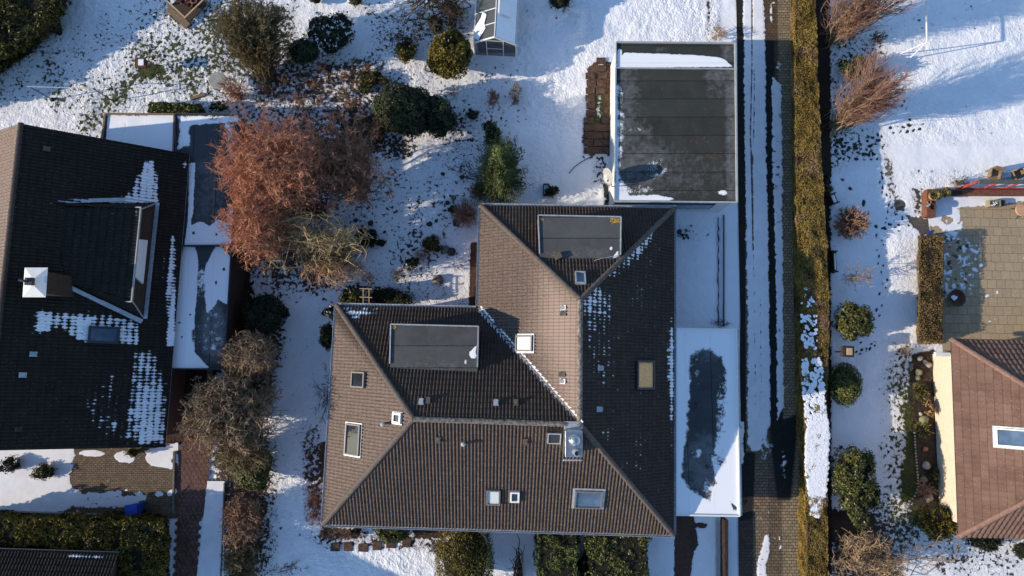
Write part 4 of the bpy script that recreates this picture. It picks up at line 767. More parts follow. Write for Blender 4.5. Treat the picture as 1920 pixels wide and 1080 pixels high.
# ---- flat-roofed annexes along it
def flatbox(name, label, cat, c4, zt, felt, ops, base, wear, trimw=.07, trimm='trim', axis=None):
    c = [P(x, y, zt) for x, y in c4]; o = thing(name, label, cat, ((c[0].x+c[2].x)/2, (c[0].y+c[2].y)/2, 0))
    m = MB(); m.prism(inset(c, .08), 0, zt-.08); m.build('wall', M['darkwood'], o)
    sheet('flat_roof', [p+Vector((0, 0, .01)) for p in c], 60, 90, felt, ops, base, parent=o, wear=wear, jit=.02)
    t = MB(); z_ = Vector((0, 0, .03))
    for i in range(4): t.bar(c[i]+z_, c[(i+1) % 4]+z_, trimw, .14+.002*i)
    t.build('edge_trim', M[trimm], o); return o
flatbox('carport', 'small carport roof under smooth snow beside the ivy hedge', 'carport', [(188, 290), (326, 292), (328, 215), (199, 214)], 2.3, M['felt3'], [([(196, 216), (202, 216), (196, 290), (188, 290)], 2, -.2), (ell(250, 216, 60, 2.5), 3, .6), (ell(235, 240, 2, 14), 3, .5)], 1.2, [], .09, 'wood')
flatbox('annex', 'long low annex with patchy felt roof beside the orange shrub', 'annex', [(338, 461), (436, 460), (452, 215), (329, 214)], 2.35, M['felt3'], [([(332, 217), (448, 219), (448, 228), (338, 236)], 4, 1.2), (ell(345, 226, 10, 8), 8, .5), ([(340, 222), (356, 232), (357, 272), (332, 280)], 6, .95), ([(355, 305), (366, 306), (362, 400), (356, 425), (352, 425)], 3, 1.1), ([(352, 425), (375, 415), (392, 424), (408, 412), (425, 418), (430, 395), (437, 390), (437, 462), (345, 462)], 4, 1.25), (ell(386, 430, 14, 8), 8, .7), (ell(400, 222, 10, 5), 4, .6), ([(420, 230), (440, 228), (440, 310), (430, 310)], 8, .6), (ell(363, 437, 3, 2.5), 1, -.3), (ell(406, 440, 2.5), 1, -.3)], 0.0, [([(370, 300), (430, 300), (430, 420), (366, 420)], 20, .5)], .07, 'darkmetal')
flatbox('low_annex', 'lower annex with snow and frosted felt roof between house and shrubs', 'annex', [(320, 691), (421, 692), (435, 462), (336, 462)], 2.2, M['felt3'],
        [([(345, 462), (366, 464), (372, 490), (368, 560), (364, 600), (366, 620), (364, 660), (392, 690), (318, 692), (325, 600), (336, 500)], 3.5, 1.25), ([(405, 462), (415, 462), (432, 480), (433, 560), (425, 570), (410, 560), (398, 580), (388, 590), (382, 540), (386, 500), (396, 478)], 5, 1.2), (ell(378, 530, 10, 30), 10, .62), (ell(398, 625, 26, 44), 12, 0.40), (ell(376, 620, 3, 18), 3, 0), (ell(362, 630, 4, 14), 4, .3),
         (ell(405, 530, 2, 4), 1, -.3), (ell(420, 505, 3), 1, -.3), (ell(336, 605, 2.4), 1, -.3), (ell(357, 590, 2), 1, -.3), (ell(341, 632, 2), 1, -.3)], 0.0, [(ell(400, 620, 26, 60), 14, .95)], .06, 'darkmetal')
# step and door mat at its side door
m = MB(); m.box(P(394, 703, .15), (.3, .9, .18)); o = m.build('door_step', M['wood'], bevel=.01); tag(o, 'small wooden step below the low annex', 'step')
# ---- garage roof bottom-left
bl = thing('corner_garage', 'dark tiled roof of a small building behind the L-shaped hedge', 'garage', P(90, 1090, 0)); za = 2.5
a, b = P(-220, 1026, za), P(222, 1040, za); d2 = Vector((0.03, -1, 0)); up_ = 3.2; c_, d_ = b+d2*5.5+Vector((0, 0, up_)), a+d2*5.5+Vector((0, 0, up_))
o = tile_slope('roof', [a, b, c_, d_], a, b, M['tile_dark'], bl, snow=[([(126, 1036), (194, 1038), (194, 1047), (128, 1045)], 3, .85)]); gutter([b, a], za, M['darkmetal'], bl, closed=False)
m = MB(); ip = inset([a, b, c_, d_], .4); m.prism(ip, 0, 2.4); m.build('wall', M['brickwall'], bl); caps('ridge_cap', d_, c_, M['cap_dark'], o)
# ============================================================ RIGHT HOUSE
rh = thing('right_house', 'cream-walled house with red-brown hipped roof beside the tan patio', 'house', (28, -4, 0)); ze, zr = 3.0, 7.2
a, b = P(1783, 636, ze), P(1797, 1006, ze); L_ = (b-a).length; xd = Vector((math.cos(rad(-1.2)), math.sin(rad(-1.2)), 0)); c_, d_ = b+xd*15, a+xd*15
r1 = (a+b)/2+xd*L_/2; r1.z = zr; r2 = (c_+d_)/2-xd*L_/2; r2.z = zr; TR = M['tile_red']
s2 = [tile_slope('slope', [a, b, r1], b, a, TR, rh, pu=.30, amp=.02, step=.06, pv=.34, wear=[(ell(1870, 800, 60, 90), 60, .4)]), tile_slope('slope', [b, c_, r2, r1], b, c_, TR, rh, pu=.26, pv=.34), tile_slope('slope', [a, d_, r2, r1], d_, a, TR, rh, pu=.26, pv=.34), tile_slope('slope', [c_, d_, r2], c_, d_, TR, rh, pv=.5)]
rr = join_mesh('roof', s2, rh)
for p_, q_ in ((a, r1), (b, r1), (c_, r2), (d_, r2)): caps('hip_cap', p_, q_, M['cap_red'], rr)
caps('ridge_cap', r1, r2, M['cap_red'], rr)
pR = Plane(a, (b-a).cross(r1-a)); skylight(rh, pR, b-a, 1898, 821, 0.85, 1.25, M['white'], M['blueglass'], M['zinc'], (.1, .14), fw=.06)
gutter([a, b, c_, d_][::-1], ze, M['darkmetal'], rh)
m = MB(); wa, wb = P(1748, 664, 0), P(1762, 968, 0); m.prism([(wb.x, wb.y), (wb.x+13, wb.y-.25), (wa.x+13, wa.y-.25), (wa.x, wa.y)], 0, ze-.1); m.build('wall', M['cream'], rh)
m = MB(); m.bar(P(1752, 664, 2.3), P(1781, 665, 2.3), .22, .12); o = m.build('awning_rail', M['white'], rh, bevel=.01)
# ============================================================ GREENHOUSE
gh = thing('greenhouse', 'white-framed glass greenhouse with snow lying on its east roof', 'greenhouse', P(930, 60, 0))
fl, fr2 = P(891, 103.5, 0), P(967, 107, 0); wdt = (fr2-fl); Lg = 4.2; yd = Vector((-wdt.y, wdt.x, 0)).normalized(); he, hr = 1.55, 2.35
F0, F1 = fl, fr2; B0, B1_ = fl+yd*Lg, fr2+yd*Lg; Z = lambda p, z: Vector((p.x, p.y, z)); mid = lambda a, b: (a+b)/2
fm = MB(); t_ = .05
for p in (F0, F1, B0, B1_): fm.bar(Z(p, 0), Z(p, he), t_)
for a, b in ((F0, B0), (F1, B1_), (F0, F1), (B0, B1_)): fm.bar(Z(a, .04), Z(b, .04), t_)
for a, b in ((F0, B0), (F1, B1_)): fm.bar(Z(a, he), Z(b, he), t_)
fm.bar(Z(mid(F0, F1), hr), Z(mid(B0, B1_), hr), .06)
for k in range(6):
    t = k/5; l = F0.lerp(B0, t); r = F1.lerp(B1_, t); w_ = .075 if k == 0 else .04
    fm.bar(Z(l, he), Z(mid(l, r), hr), w_); fm.bar(Z(r, he), Z(mid(l, r), hr), w_); fm.bar(Z(l, 0), Z(l, he), .035); fm.bar(Z(r, 0), Z(r, he), .035)
for t in (.3, .7): fm.bar(Z(F0.lerp(F1, t), 0), Z(F0.lerp(F1, t), he+.3), .045)
fm.bar(Z(F0.lerp(F1, .3), 1.9), Z(F0.lerp(F1, .7), 1.9), .03); fm.bar(Z(F0.lerp(F1, .3), .95), Z(F0.lerp(F1, .7), .95), .035); fm.build('frame', M['white'], gh)
gg = NT('greenhouse_glass'); gg.out((0.10, 0.11, 0.11), 0.15); gg.b.inputs['Alpha'].default_value = 0.72; GG = gg.m
pn = MB(); o_ = yd*.0
pn.quad(Z(F0, 0), Z(F1, 0), Z(F1, he), Z(mid(F0, F1), hr), Z(F0, he)); pn.quad(Z(B0, 0), Z(B0, he), Z(mid(B0, B1_), hr), Z(B1_, he), Z(B1_, 0)); pn.quad(Z(F0, 0), Z(F0, he), Z(B0, he), Z(B0, 0)); pn.quad(Z(F1, 0), Z(B1_, 0), Z(B1_, he), Z(F1, he))
pn.quad(Z(F0, he), Z(mid(F0, F1), hr), Z(mid(B0, B1_), hr), Z(B0, he)); pn.quad(Z(F1, he), Z(B1_, he), Z(mid(B0, B1_), hr), Z(mid(F0, F1), hr)); pn.build('glass', GG, gh)
inn = MB(); inn.box(mid(F0, B1_)+Vector((0, 0, .02)), (wdt.length*.9, Lg*.9, .05)); inn.build('soil_bed', M['soil'], gh)
up = Vector((0, 0, .05)); sg = MB(); a, b, c_, d_ = Z(F1, he), Z(B1_, he), Z(mid(B0, B1_), hr), Z(mid(F0, F1), hr); e_ = (d_-a)*.04
sg.add([a+e_+yd*.05, b+e_, c_-e_*1.5, d_-e_*1.5+yd*.05, a+e_+up+yd*.05, b+e_+up, c_-e_*1.5+up, d_-e_*1.5+up+yd*.05], [(3, 2, 1, 0), (4, 5, 6, 7), (0, 1, 5, 4), (1, 2, 6, 5), (2, 3, 7, 6), (3, 0, 4, 7)]); sg.build('roof_snow', M['snow'], gh, bevel=.015)
pG = Plane(Z(F0, he), (Z(B0, he)-Z(F0, he)).cross(Z(mid(F0, F1), hr)-Z(F0, he)))
sg = MB(); pts = [(889, 72), (897, 76), (904, 64), (910, 54), (908, 45), (912, 28), (905, 22), (902, 34), (897, 42), (892, 50), (888, 60)]
pp = [pG.at(*q)+Vector((0, 0, .02)) for q in pts]; sg.add(pp+[p+up for p in pp], [tuple(range(11)), tuple(range(21, 10, -1))]+[(i, (i+1) % 11, 11+(i+1) % 11, 11+i) for i in range(11)]); sg.build('roof_snow', M['snow'], gh)
hp = MB(); c0 = a.lerp(d_, .55).lerp(b.lerp(c_, .55), .42); hp.box(c0+Vector((-.05, 0, .16)), (.82, .8, .04), ((d_-a).normalized(), yd, Vector((.4, 0, .9)))); hp.build('roof_vent', M['white'], gh)
hp = MB(); hp.box(c0+Vector((-.05, 0, .2)), (.74, .72, .05), ((d_-a).normalized(), yd, Vector((.4, 0, .9)))); hp.build('vent_snow', M['snow'], gh)
# ============================================================ PLANTS
def nrm(a): return a/np.maximum(np.linalg.norm(a, axis=1, keepdims=True), 1e-9)
def leaves(name, pos, nor, rs, L, Wd, mat, parent, spray=0.0, tilt=0.6, up=0.0, clump=None):
    N = len(pos); n = nrm(nor+rs.normal(0, tilt, (N, 3))); n[:, 2] += up; n = nrm(n)
    t = nrm(np.cross(n, rs.normal(0, 1, (N, 3)))); t = nrm(t*(1-spray)+nor*spray+0.15*rs.normal(0, 1, (N, 3))); b = nrm(np.cross(n, t)+1e-6)
    l = (L*rs.uniform(.6, 1.25, N))[:, None]; w = (Wd*rs.uniform(.6, 1.25, N))[:, None]
    V = np.stack([pos-t*l/2, pos+b*w/2+t*l*.1, pos+t*l/2, pos-b*w/2+t*l*.1], 1).reshape(-1, 3); V[:, 2] = np.maximum(V[:, 2], 0.01)
    v = rs.rand(N) if clump is None else np.clip(clump+rs.normal(0, .18, N), 0, 1)
    return np_mesh(name, V, np.arange(4*N).reshape(-1, 4), mat, parent, {'v': np.repeat(v, 4)})
def lobes_surface(lobes, dens, rs, zmin=-0.35, depth=0.16, lump=0.1):
    Ps, Ns, Cs = [], [], []
    for i, (c, r) in enumerate(lobes):
        c = np.array(c); r = np.array(r); area = 4*math.pi*(((r[0]*r[1])**1.6+(r[0]*r[2])**1.6+(r[1]*r[2])**1.6)/3)**(1/1.6)
        n = int(area*dens); d = nrm(rs.normal(0, 1, (n, 3))); d = d[d[:, 2] > zmin]
        f = 1-depth*rs.rand(len(d))**1.5+(rs.rand(len(d)) > .93)*rs.rand(len(d))*.14+lump*1.5*(vnoise(d[:, 0]*2+50+i*7, d[:, 1]*2+d[:, 2]*2+50, 1.6, 21+i)-.5)*2
        p = c+d*r*f[:, None]; keep = p[:, 2] > 0.02
        for j, (c2, r2) in enumerate(lobes):
            if j != i: keep &= (((p-np.array(c2))/np.array(r2))**2).sum(1) > 0.72
        Ps.append(p[keep]); Ns.append(nrm(d/r)[keep]); Cs.append((np.full(len(d), rs.rand()*.5+.2)+(vnoise(p[:, 0]+200, p[:, 1]+200+p[:, 2], 3.2, 40+i)-.5)*.7)[keep])
    return np.concatenate(Ps), np.concatenate(Ns), np.concatenate(Cs)
def segs_mesh(name, S, mat, parent, rs, k=3):
    """S: list of (p0,p1,r0,r1) arrays"""
    p0 = np.concatenate([s[0] for s in S]); p1 = np.concatenate([s[1] for s in S]); r0 = np.concatenate([s[2] for s in S]); r1 = np.concatenate([s[3] for s in S]); vv = np.concatenate([s[4] for s in S])
    d = nrm(p1-p0); a = nrm(np.cross(d, np.array([.31, .17, .93]))); b = np.cross(d, a); V = []
    for (p, r) in ((p0, r0), (p1, r1)):
        for i in range(k):
            t = 2*math.pi*i/k; V.append(p+(a*math.cos(t)+b*math.sin(t))*r[:, None])
    V = np.stack(V, 1).reshape(-1, 3); V[:, 2] = np.maximum(V[:, 2], -0.05); N = len(p0); base = np.arange(N)[:, None]*2*k; F = []
    for i in range(k): F.append(np.concatenate([base+i, base+(i+1) % k, base+k+(i+1) % k, base+k+i], 1))
    return np_mesh(name, V, np.concatenate(F), mat, parent, {'v': np.repeat(vv, 2*k)})
def bez(p0, c, p1, t): t = t[:, None] if hasattr(t, '__len__') else t; return p0*(1-t)**2+c*2*t*(1-t)+p1*t**2
def twig_plant(name, label, cat, base, cen, rad_, mats, nst=30, lev=((7, .42, .55), (6, .45, .6)), r0=.03, rt=.007, seed=1, zlo=-0.1, crook=0.12, group=None, inner=.55, basej=.15, bow=.25, part='twigs', obj=None, droop=0.0):
    """stems from base to points in the upper shell of an ellipsoid, with branching twigs"""
    rs = np.random.RandomState(seed); base = np.array(base); cen = np.array(cen); R3 = np.array(rad_)
    th = obj or thing(name, label, cat, (base[0], base[1], 0), group)
    d = nrm(rs.normal(0, 1, (nst*3, 3))); d = d[d[:, 2] > zlo][:nst]; tips = cen+d*R3*rs.uniform(inner, 1.0, (len(d), 1)); n = len(tips)
    p0 = base+rs.normal(0, basej, (n, 3))*[1, 1, 0]; L = np.linalg.norm(tips-p0, axis=1)
    c = (p0+tips)/2+np.array([0, 0, 1])*bow*L[:, None]+rs.normal(0, .12, (n, 3))*L[:, None]
    S = []; K = 6; pts = np.zeros((n, K+1, 3)); rr = np.zeros((n, K+1)); v = rs.rand(n)
    for i in range(K+1):
        pts[:, i] = bez(p0, c, tips, i/K)+(rs.normal(0, crook*.25, (n, 3))*L[:, None]*(0 < i < K)); rr[:, i] = r0*(1-i/K*.8)*np.clip(L/L.max(), .5, 1)
    for i in range(K): S.append((pts[:, i], pts[:, i+1], rr[:, i], rr[:, i+1], v))
    segs_mesh('branches', S, mats[0], th, rs, 5 if r0 > .03 else 4); SS = []
    for li, (nc, ratio, ang) in enumerate(lev):
        n = len(pts); K = pts.shape[1]-1; idx = np.repeat(np.arange(n), nc); m = len(idx)
        t = rs.uniform(.22 if li == 0 else .1, 1.0, m)*K; i0 = np.minimum(t.astype(int), K-1); f = (t-i0)[:, None]
        q = pts[idx, i0]*(1-f)+pts[idx, i0+1]*f; dr = nrm(pts[idx, i0+1]-pts[idx, i0]); Ls = L[idx]*ratio*rs.uniform(.5, 1.1, m)*(1.15-.5*t/K)
        dd = nrm(dr+rs.normal(0, ang, (m, 3))+nrm(q-cen)*.35*[1, 1, .6]+np.array([0, 0, .12-droop])); K2 = 4 if li < len(lev)-1 else 3
        P2 = np.zeros((m, K2+1, 3)); P2[:, 0] = q; cur = dd
        for i in range(K2):
            cur = nrm(cur+rs.normal(0, crook*1.6, (m, 3))+np.array([0, 0, .05-droop*.3])); P2[:, i+1] = P2[:, i]+cur*(Ls/K2)[:, None]
        # keep within the crown
        ok = ((((P2[:, -1]-cen)/(R3*1.12))**2).sum(1) < 1.0+rs.rand(m)*.25) & (P2[:, -1, 2] > .03)
        P2 = P2[ok]; Ls = Ls[ok]; m = len(P2); ra = rt*(1.9 if li < len(lev)-1 else 1.0); v = np.clip(rs.rand(m), 0, 1)
        for i in range(K2): SS.append((P2[:, i], P2[:, i+1], np.full(m, ra*(1-i/K2*.55)), np.full(m, ra*(1-(i+1)/K2*.55)), v))
        pts = P2; L = Ls
    segs_mesh(part, SS, mats[-1], th, rs, 3); return th
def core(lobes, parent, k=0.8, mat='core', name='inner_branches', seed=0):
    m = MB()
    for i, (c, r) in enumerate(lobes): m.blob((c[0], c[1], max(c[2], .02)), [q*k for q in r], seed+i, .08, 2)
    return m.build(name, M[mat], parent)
def leafy(name, label, cat, cx, cy, rx, ry, h, mat, dens=260, L=.13, Wd=.06, nl=9, seed=1, lump=.10, spray=.2, group=None, zc=.5, rzk=.55, k=.82, sub=.45, zmin=-.35, up=0.0, twigs=None, tilt=.6):
    """evergreen shrub seen at photo pixel cx,cy with half-sizes rx,ry (px) and height h"""
    rs = np.random.RandomState(seed); c = P(cx, cy, h*zc); s = (HC-h*zc)/FPX; r = (rx*s, ry*s, h*rzk); lob = [((c.x, c.y, h*zc), (r[0]*(.80 if nl else 1), r[1]*(.80 if nl else 1), r[2]*(.90 if nl else 1)))]
    for i in range(nl):
        a = 2*math.pi*(i+rs.rand()*.6)/nl; el = rs.uniform(-.1, 1.1); q = rs.uniform(.45, .80); sc = sub*rs.uniform(.55, 1.15)
        lob.append(((c.x+math.cos(a)*math.cos(el)*r[0]*q, c.y+math.sin(a)*math.cos(el)*r[1]*q, h*zc+math.sin(el)*r[2]*q), (r[0]*sc, r[1]*sc, r[2]*sc)))
    th = thing(name, label, cat, (c.x, c.y, 0), group); p, n, cl = lobes_surface(lob, dens, rs, zmin, lump=lump)
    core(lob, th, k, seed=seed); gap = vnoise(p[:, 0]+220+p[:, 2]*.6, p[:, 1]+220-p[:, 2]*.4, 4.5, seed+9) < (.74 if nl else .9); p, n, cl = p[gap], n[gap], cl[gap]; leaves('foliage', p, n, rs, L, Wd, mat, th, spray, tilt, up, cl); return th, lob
def hedge(name, label, cat, lo, hi, z1, mat, dens=330, L=.10, Wd=.05, seed=1, lump=.14, z0=0.0, spray=.25, group=None, drop=None, parts_fn=None, snow=None):
    """lo / hi: matching footprints at the ground and at the top (lists of world points, counter-clockwise)"""
    rs = np.random.RandomState(seed); n = len(lo); tri = []
    hi3 = [Vector((p[0], p[1], z1)) for p in hi]; lo3 = [Vector((p[0], p[1], z0)) for p in lo]
    bm = bmesh.new(); f = bm.faces.new([bm.verts.new(p) for p in hi3]); bmesh.ops.triangulate(bm, faces=[f]); bm.faces.ensure_lookup_table()
    for f in bm.faces: tri.append([v.co.copy() for v in f.verts])
    bm.free()
    for i in range(n): j = (i+1) % n; tri += [[lo3[i], lo3[j], hi3[j]], [lo3[i], hi3[j], hi3[i]]]
    T_ = np.array([[list(v) for v in t] for t in tri]); cr = np.cross(T_[:, 1]-T_[:, 0], T_[:, 2]-T_[:, 0]); ar = np.linalg.norm(cr, axis=1)/2; N = nrm(cr)
    cnt = (ar*dens).astype(int); idx = np.repeat(np.arange(len(T_)), cnt); a, b = rs.rand(len(idx)), rs.rand(len(idx)); m = a+b > 1; a[m], b[m] = 1-a[m], 1-b[m]
    p = T_[idx, 0]+(T_[idx, 1]-T_[idx, 0])*a[:, None]+(T_[idx, 2]-T_[idx, 0])*b[:, None]; nn = N[idx]
    q = vnoise(p[:, 0]+200+p[:, 2]*.7, p[:, 1]+200+p[:, 2]*.5, 1.7, seed+5)-.5; q2 = vnoise(p[:, 0]+200+p[:, 2], p[:, 1]+200-p[:, 2], 5.5, seed+6)-.5
    # soften the arris
    p = p+nn*((q*lump*1.3+q2*lump*.8)-rs.rand(len(p))**2*.06)[:, None]; th = thing(name, label, cat, ((lo[0][0]+lo[n//2][0])/2, (lo[0][1]+lo[n//2][1])/2, 0), group)
    ins_h = inset([(v.x, v.y) for v in hi3], .10); ins_l = inset([(v.x, v.y) for v in lo3], .10); mb = MB()
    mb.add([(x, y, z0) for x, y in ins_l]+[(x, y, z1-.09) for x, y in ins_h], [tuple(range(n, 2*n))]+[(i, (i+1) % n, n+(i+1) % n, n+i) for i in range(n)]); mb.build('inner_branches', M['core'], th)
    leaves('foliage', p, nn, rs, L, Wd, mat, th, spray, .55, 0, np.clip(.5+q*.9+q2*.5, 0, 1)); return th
def ring(px, z): return [(P(x, y, z).x, P(x, y, z).y) for x, y in px]
F_ = dict(
 rhodo=mat_leaf('dark_evergreen_leaves', (0.006, 0.010, 0.005), (0.075, 0.10, 0.036)), rhodo_snow=mat_leaf('snowy_evergreen_leaves', (0.006, 0.010, 0.005), (0.06, 0.08, 0.03), snow=.33),
 thuja=mat_leaf('golden_thuja', (0.022, 0.021, 0.004), (0.27, 0.21, 0.035)), dkthuja=mat_leaf('dark_thuja', (0.012, 0.014, 0.003), (0.19, 0.165, 0.03)),
 box=mat_leaf('box_leaves', (0.012, 0.018, 0.005), (0.15, 0.17, 0.04)), laurel=mat_leaf('laurel_leaves', (0.010, 0.016, 0.005), (0.17, 0.17, 0.042), .35),
 hedge=mat_leaf('beech_hedge', (0.07, 0.048, 0.010), (0.38, 0.255, 0.060), patch=(0.32, 0.20, 0.11)), tanhedge=mat_leaf('tan_hedge', (0.07, 0.045, 0.014), (0.32, 0.20, 0.075)),
 conifer=mat_leaf('blue_green_conifer', (0.010, 0.022, 0.011), (0.20, 0.24, 0.07)), dkcon=mat_leaf('dark_conifer', (0.005, 0.010, 0.005), (0.035, 0.05, 0.02)),
 ivy=mat_leaf('ivy', (0.02, 0.028, 0.006), (0.17, 0.18, 0.03)), grass=mat_leaf('brown_grass', (0.06, 0.03, 0.015), (0.26, 0.14, 0.07)),
 green=mat_leaf('strap_leaves', (0.010, 0.016, 0.006), (0.05, 0.062, 0.022)), redleaf=mat_leaf('red_leaves', (0.05, 0.01, 0.008), (0.24, 0.05, 0.035)), litter=mat_leaf('fallen_leaves', (0.03, 0.014, 0.009), (0.17, 0.085, 0.05)),
 yel=mat_leaf('yellow_tufts', (0.05, 0.045, 0.008), (0.30, 0.26, 0.07)), orangeh=mat_leaf('orange_heads', (0.16, 0.08, 0.03), (0.50, 0.30, 0.13)))
TW = dict(orange=mat_twig('orange_twigs', (0.17, 0.072, 0.040), (0.80, 0.36, 0.20)), olive=mat_twig('olive_twigs', (0.06, 0.048, 0.02), (0.24, 0.185, 0.085)), dark=mat_twig('dark_twigs', (0.025, 0.018, 0.012), (0.10, 0.07, 0.045)),
 yellow=mat_twig('lichened_twigs', (0.13, 0.09, 0.045), (0.55, 0.40, 0.20)), red=mat_twig('red_brown_twigs', (0.14, 0.062, 0.040), (0.46, 0.23, 0.15)), tan=mat_twig('tan_twigs', (0.14, 0.075, 0.045), (0.52, 0.30, 0.18)), plum=mat_twig('plum_twigs', (0.11, 0.055, 0.042), (0.36, 0.20, 0.155)), grey=mat_twig('grey_twigs', (0.11, 0.075, 0.045), (0.42, 0.29, 0.175)))
def tp(name, label, cat, cx, cy, rx, ry, h, mats, base=None, zc=.55, rz=.5, **kw):
    c = P(cx, cy, h*zc); s = (HC-h*zc)/FPX; b = P(*base, 0) if base else Vector((c.x, c.y, 0))
    return twig_plant(name, label, cat, (b.x, b.y, 0), (c.x, c.y, h*zc), (rx*s, ry*s, h*rz), [TW[q] for q in mats], **kw)
# ---- hedges
hl = [(1487, -90), (1485, 100), (1487, 300), (1490, 480), (1492, 700), (1499, 850), (1500, 1180)]; hr_ = [(1556, 1180), (1553, 980), (1552, 780), (1557, 600), (1553, 480), (1542, 300), (1537, 180), (1532, 60), (1530, -90)]
ht = [(1490, -90), (1490, 100), (1492, 300), (1497, 480), (1508, 560), (1508, 700), (1511, 850), (1513, 1180)]; HZ = 1.56
def hedge_ring():
    ys = [-90, 60, 180, 300, 400, 480, 560, 640, 700, 780, 850, 980, 1180]; f = lambda P_, y: float(np.interp(y, [p[1] for p in P_], [p[0] for p in P_])); R_ = sorted(hr_, key=lambda p: p[1])
    hi = [(f(ht, y), y) for y in ys]+[(f(R_, y)-1, y) for y in ys[::-1]]; H_ = ring(hi, HZ); lo = ring([(f(hl, y)-3, y) for y in ys], 0)+[(p[0]+.04, p[1]) for p in H_[len(ys):]]
    return lo, H_
lo_, hi_ = hedge_ring(); HD = hedge('long_hedge', 'long clipped mustard-brown hedge between the driveway and the right-hand garden', 'hedge', lo_, hi_, HZ, F_['hedge'], 1350, .065, .042, 3, .11)
# snow lying on the hedge top: lumps, thick to the south
def hedge_snow():
    rs = np.random.RandomState(5); pts = []
    areas = [([(1516, 790), (1553, 790), (1551, 880), (1546, 930), (1534, 970), (1524, 965), (1514, 900), (1512, 840)], 2400, .82), ([(1508, 745), (1545, 740), (1552, 792), (1512, 792)], 620, .7), ([(1505, 675), (1540, 672), (1548, 745), (1506, 745)], 420, .6), ([(1503, 585), (1532, 590), (1534, 655), (1504, 655)], 220, .58), ([(1503, 528), (1526, 535), (1530, 580), (1504, 572)], 45, .45)]
    V = []; Fc = []
    m = MB(); R = random.Random(6)
    for poly, n, d in areas:
        a = np.array(poly); lo, hi = a.min(0), a.max(0); k = 0
        while k < n:
            x, y = rs.uniform(lo[0], hi[0]), rs.uniform(lo[1], hi[1])
            if sdist(np.array([[x, y]]), poly)[0] < 0: continue
            k += 1
            if vnoise(np.array([x*.13]), np.array([y*.13]), 1.6, 31)[0] > d: continue
            p = P(x, y, HZ+.05); r = rs.uniform(.04, .15)*(1.0 if n > 1000 else .7); vs_ = []; q = 7
            for i in range(q):
                t = 2*math.pi*i/q+R.random()*.4; vs_.append(p+Vector((math.cos(t)*r*R.uniform(.7, 1.3), math.sin(t)*r*R.uniform(.7, 1.3), R.uniform(-.05, -.02))))
            m.add(vs_+[p+Vector((0, 0, R.uniform(-.012, .012)))], [(i, (i+1) % q, q) for i in range(q)])
    m.build('snow_cover', M['snow'], HD, smooth=True)
hedge_snow()
h2r = ring([(1722, 639), (1768, 639), (1768, 443), (1725, 441)], 1.25); hedge('patio_hedge', 'short tan clipped hedge along the west edge of the patio', 'hedge', [(x*1.0, y) for x, y in ring([(1720, 645), (1766, 645), (1766, 446), (1723, 444)], .0)], h2r, 1.25, F_['tanhedge'], 620, .08, .04, 8, .12)
lh_hi = ring([(-80, 1026), (-80, 970), (200, 976), (306, 980), (306, 1120), (226, 1120), (222, 1038), (60, 1024)], 2.0); lh_hi = lh_hi
hedge('corner_hedge', 'L-shaped mossy green conifer hedge behind the blue bin', 'hedge', ring([(-70, 1014), (-70, 964), (205, 966), (303, 968), (300, 1100), (236, 1100), (236, 1026), (60, 1012)], 0), lh_hi, 2.0, F_['thuja'], 480, .17, .08, 11, .4, spray=.5)
tl = ring([(-120, -34), (126, -34), (114, 0), (90, 40), (30, 88), (-120, 190)], 1.85)
hedge('conifer_hedge', 'tall dark conifer hedge crossing the top-left corner', 'hedge', ring([(-110, -26), (136, -26), (126, 8), (102, 50), (36, 100), (-110, 208)], 0), tl, 1.85, F_['dkthuja'], 340, .2, .09, 12, .5, spray=.5)
hedge('ivy_hedge', 'low bright ivy hedge against the snowy carport roof', 'hedge', ring([(283, 212), (386, 214), (378, 198), (283, 196)], 0), ring([(281, 210), (384, 212), (374, 194), (281, 193)], .8), .8, F_['ivy'], 420, .13, .09, 13, .18)
hedge('block_hedge', 'square dark clipped evergreen south of the main house, left of the wide one', 'hedge', ring([(1008, 1180), (1078, 1180), (1080, 985), (1010, 985)], 0), ring([(1003, 1180), (1080, 1180), (1082, 978), (1008, 978)], 1.9), 1.9, F_['box'], 420, .11, .06, 14, .32)
hedge('wide_hedge', 'wide dark clipped evergreen with lit yellow-green corner near the south-east eave', 'hedge', ring([(1112, 1180), (1206, 1180), (1208, 985), (1104, 985)], 0), ring([(1112, 1180), (1210, 1180), (1218, 978), (1098, 978)], 2.0), 2.0, F_['laurel'], 380, .12, .07, 15, .34)
# ---- evergreen shrubs (label, px, half-sizes, height)
leafy('thuja', 'round golden-green thuja beside the greenhouse', 'shrub', 845, 105, 47, 48, 2.6, F_['thuja'], 420, .17, .07, 14, 21, .18, .5, sub=.4)
leafy('evergreen_shrub', 'big dark evergreen shrub between the thuja and the blue-green conifer', 'shrub', 760, 205, 56, 60, 2.8, F_['rhodo'], 300, .13, .07, 16, 22)
leafy('evergreen_shrub', 'dark evergreen shrub with dried flower heads, touching the larger one', 'shrub', 820, 220, 38, 48, 2.3, F_['rhodo'], 300, .13, .07, 8, 23)
leafy('rhododendron', 'dark rhododendron with snow on its leaves near the top edge', 'shrub', 625, 62, 50, 44, 1.8, F_['rhodo_snow'], 230, .15, .07, 10, 24, .25)
leafy('rhododendron', 'compact dark green rhododendron beside the olive bare shrub', 'shrub', 572, 97, 34, 30, 1.6, F_['rhodo'], 260, .14, .07, 8, 25)
leafy('low_shrub', 'yellow-green low shrub leaning beside the bare apple branches', 'shrub', 760, 98, 22, 26, .9, F_['dkthuja'], 300, .14, .07, 7, 26, .3, .4)
leafy('low_shrub', 'small dark shrub among apple twigs above the thuja', 'shrub', 818, 48, 16, 20, 1.0, F_['rhodo'], 260, .13, .06, 6, 27)
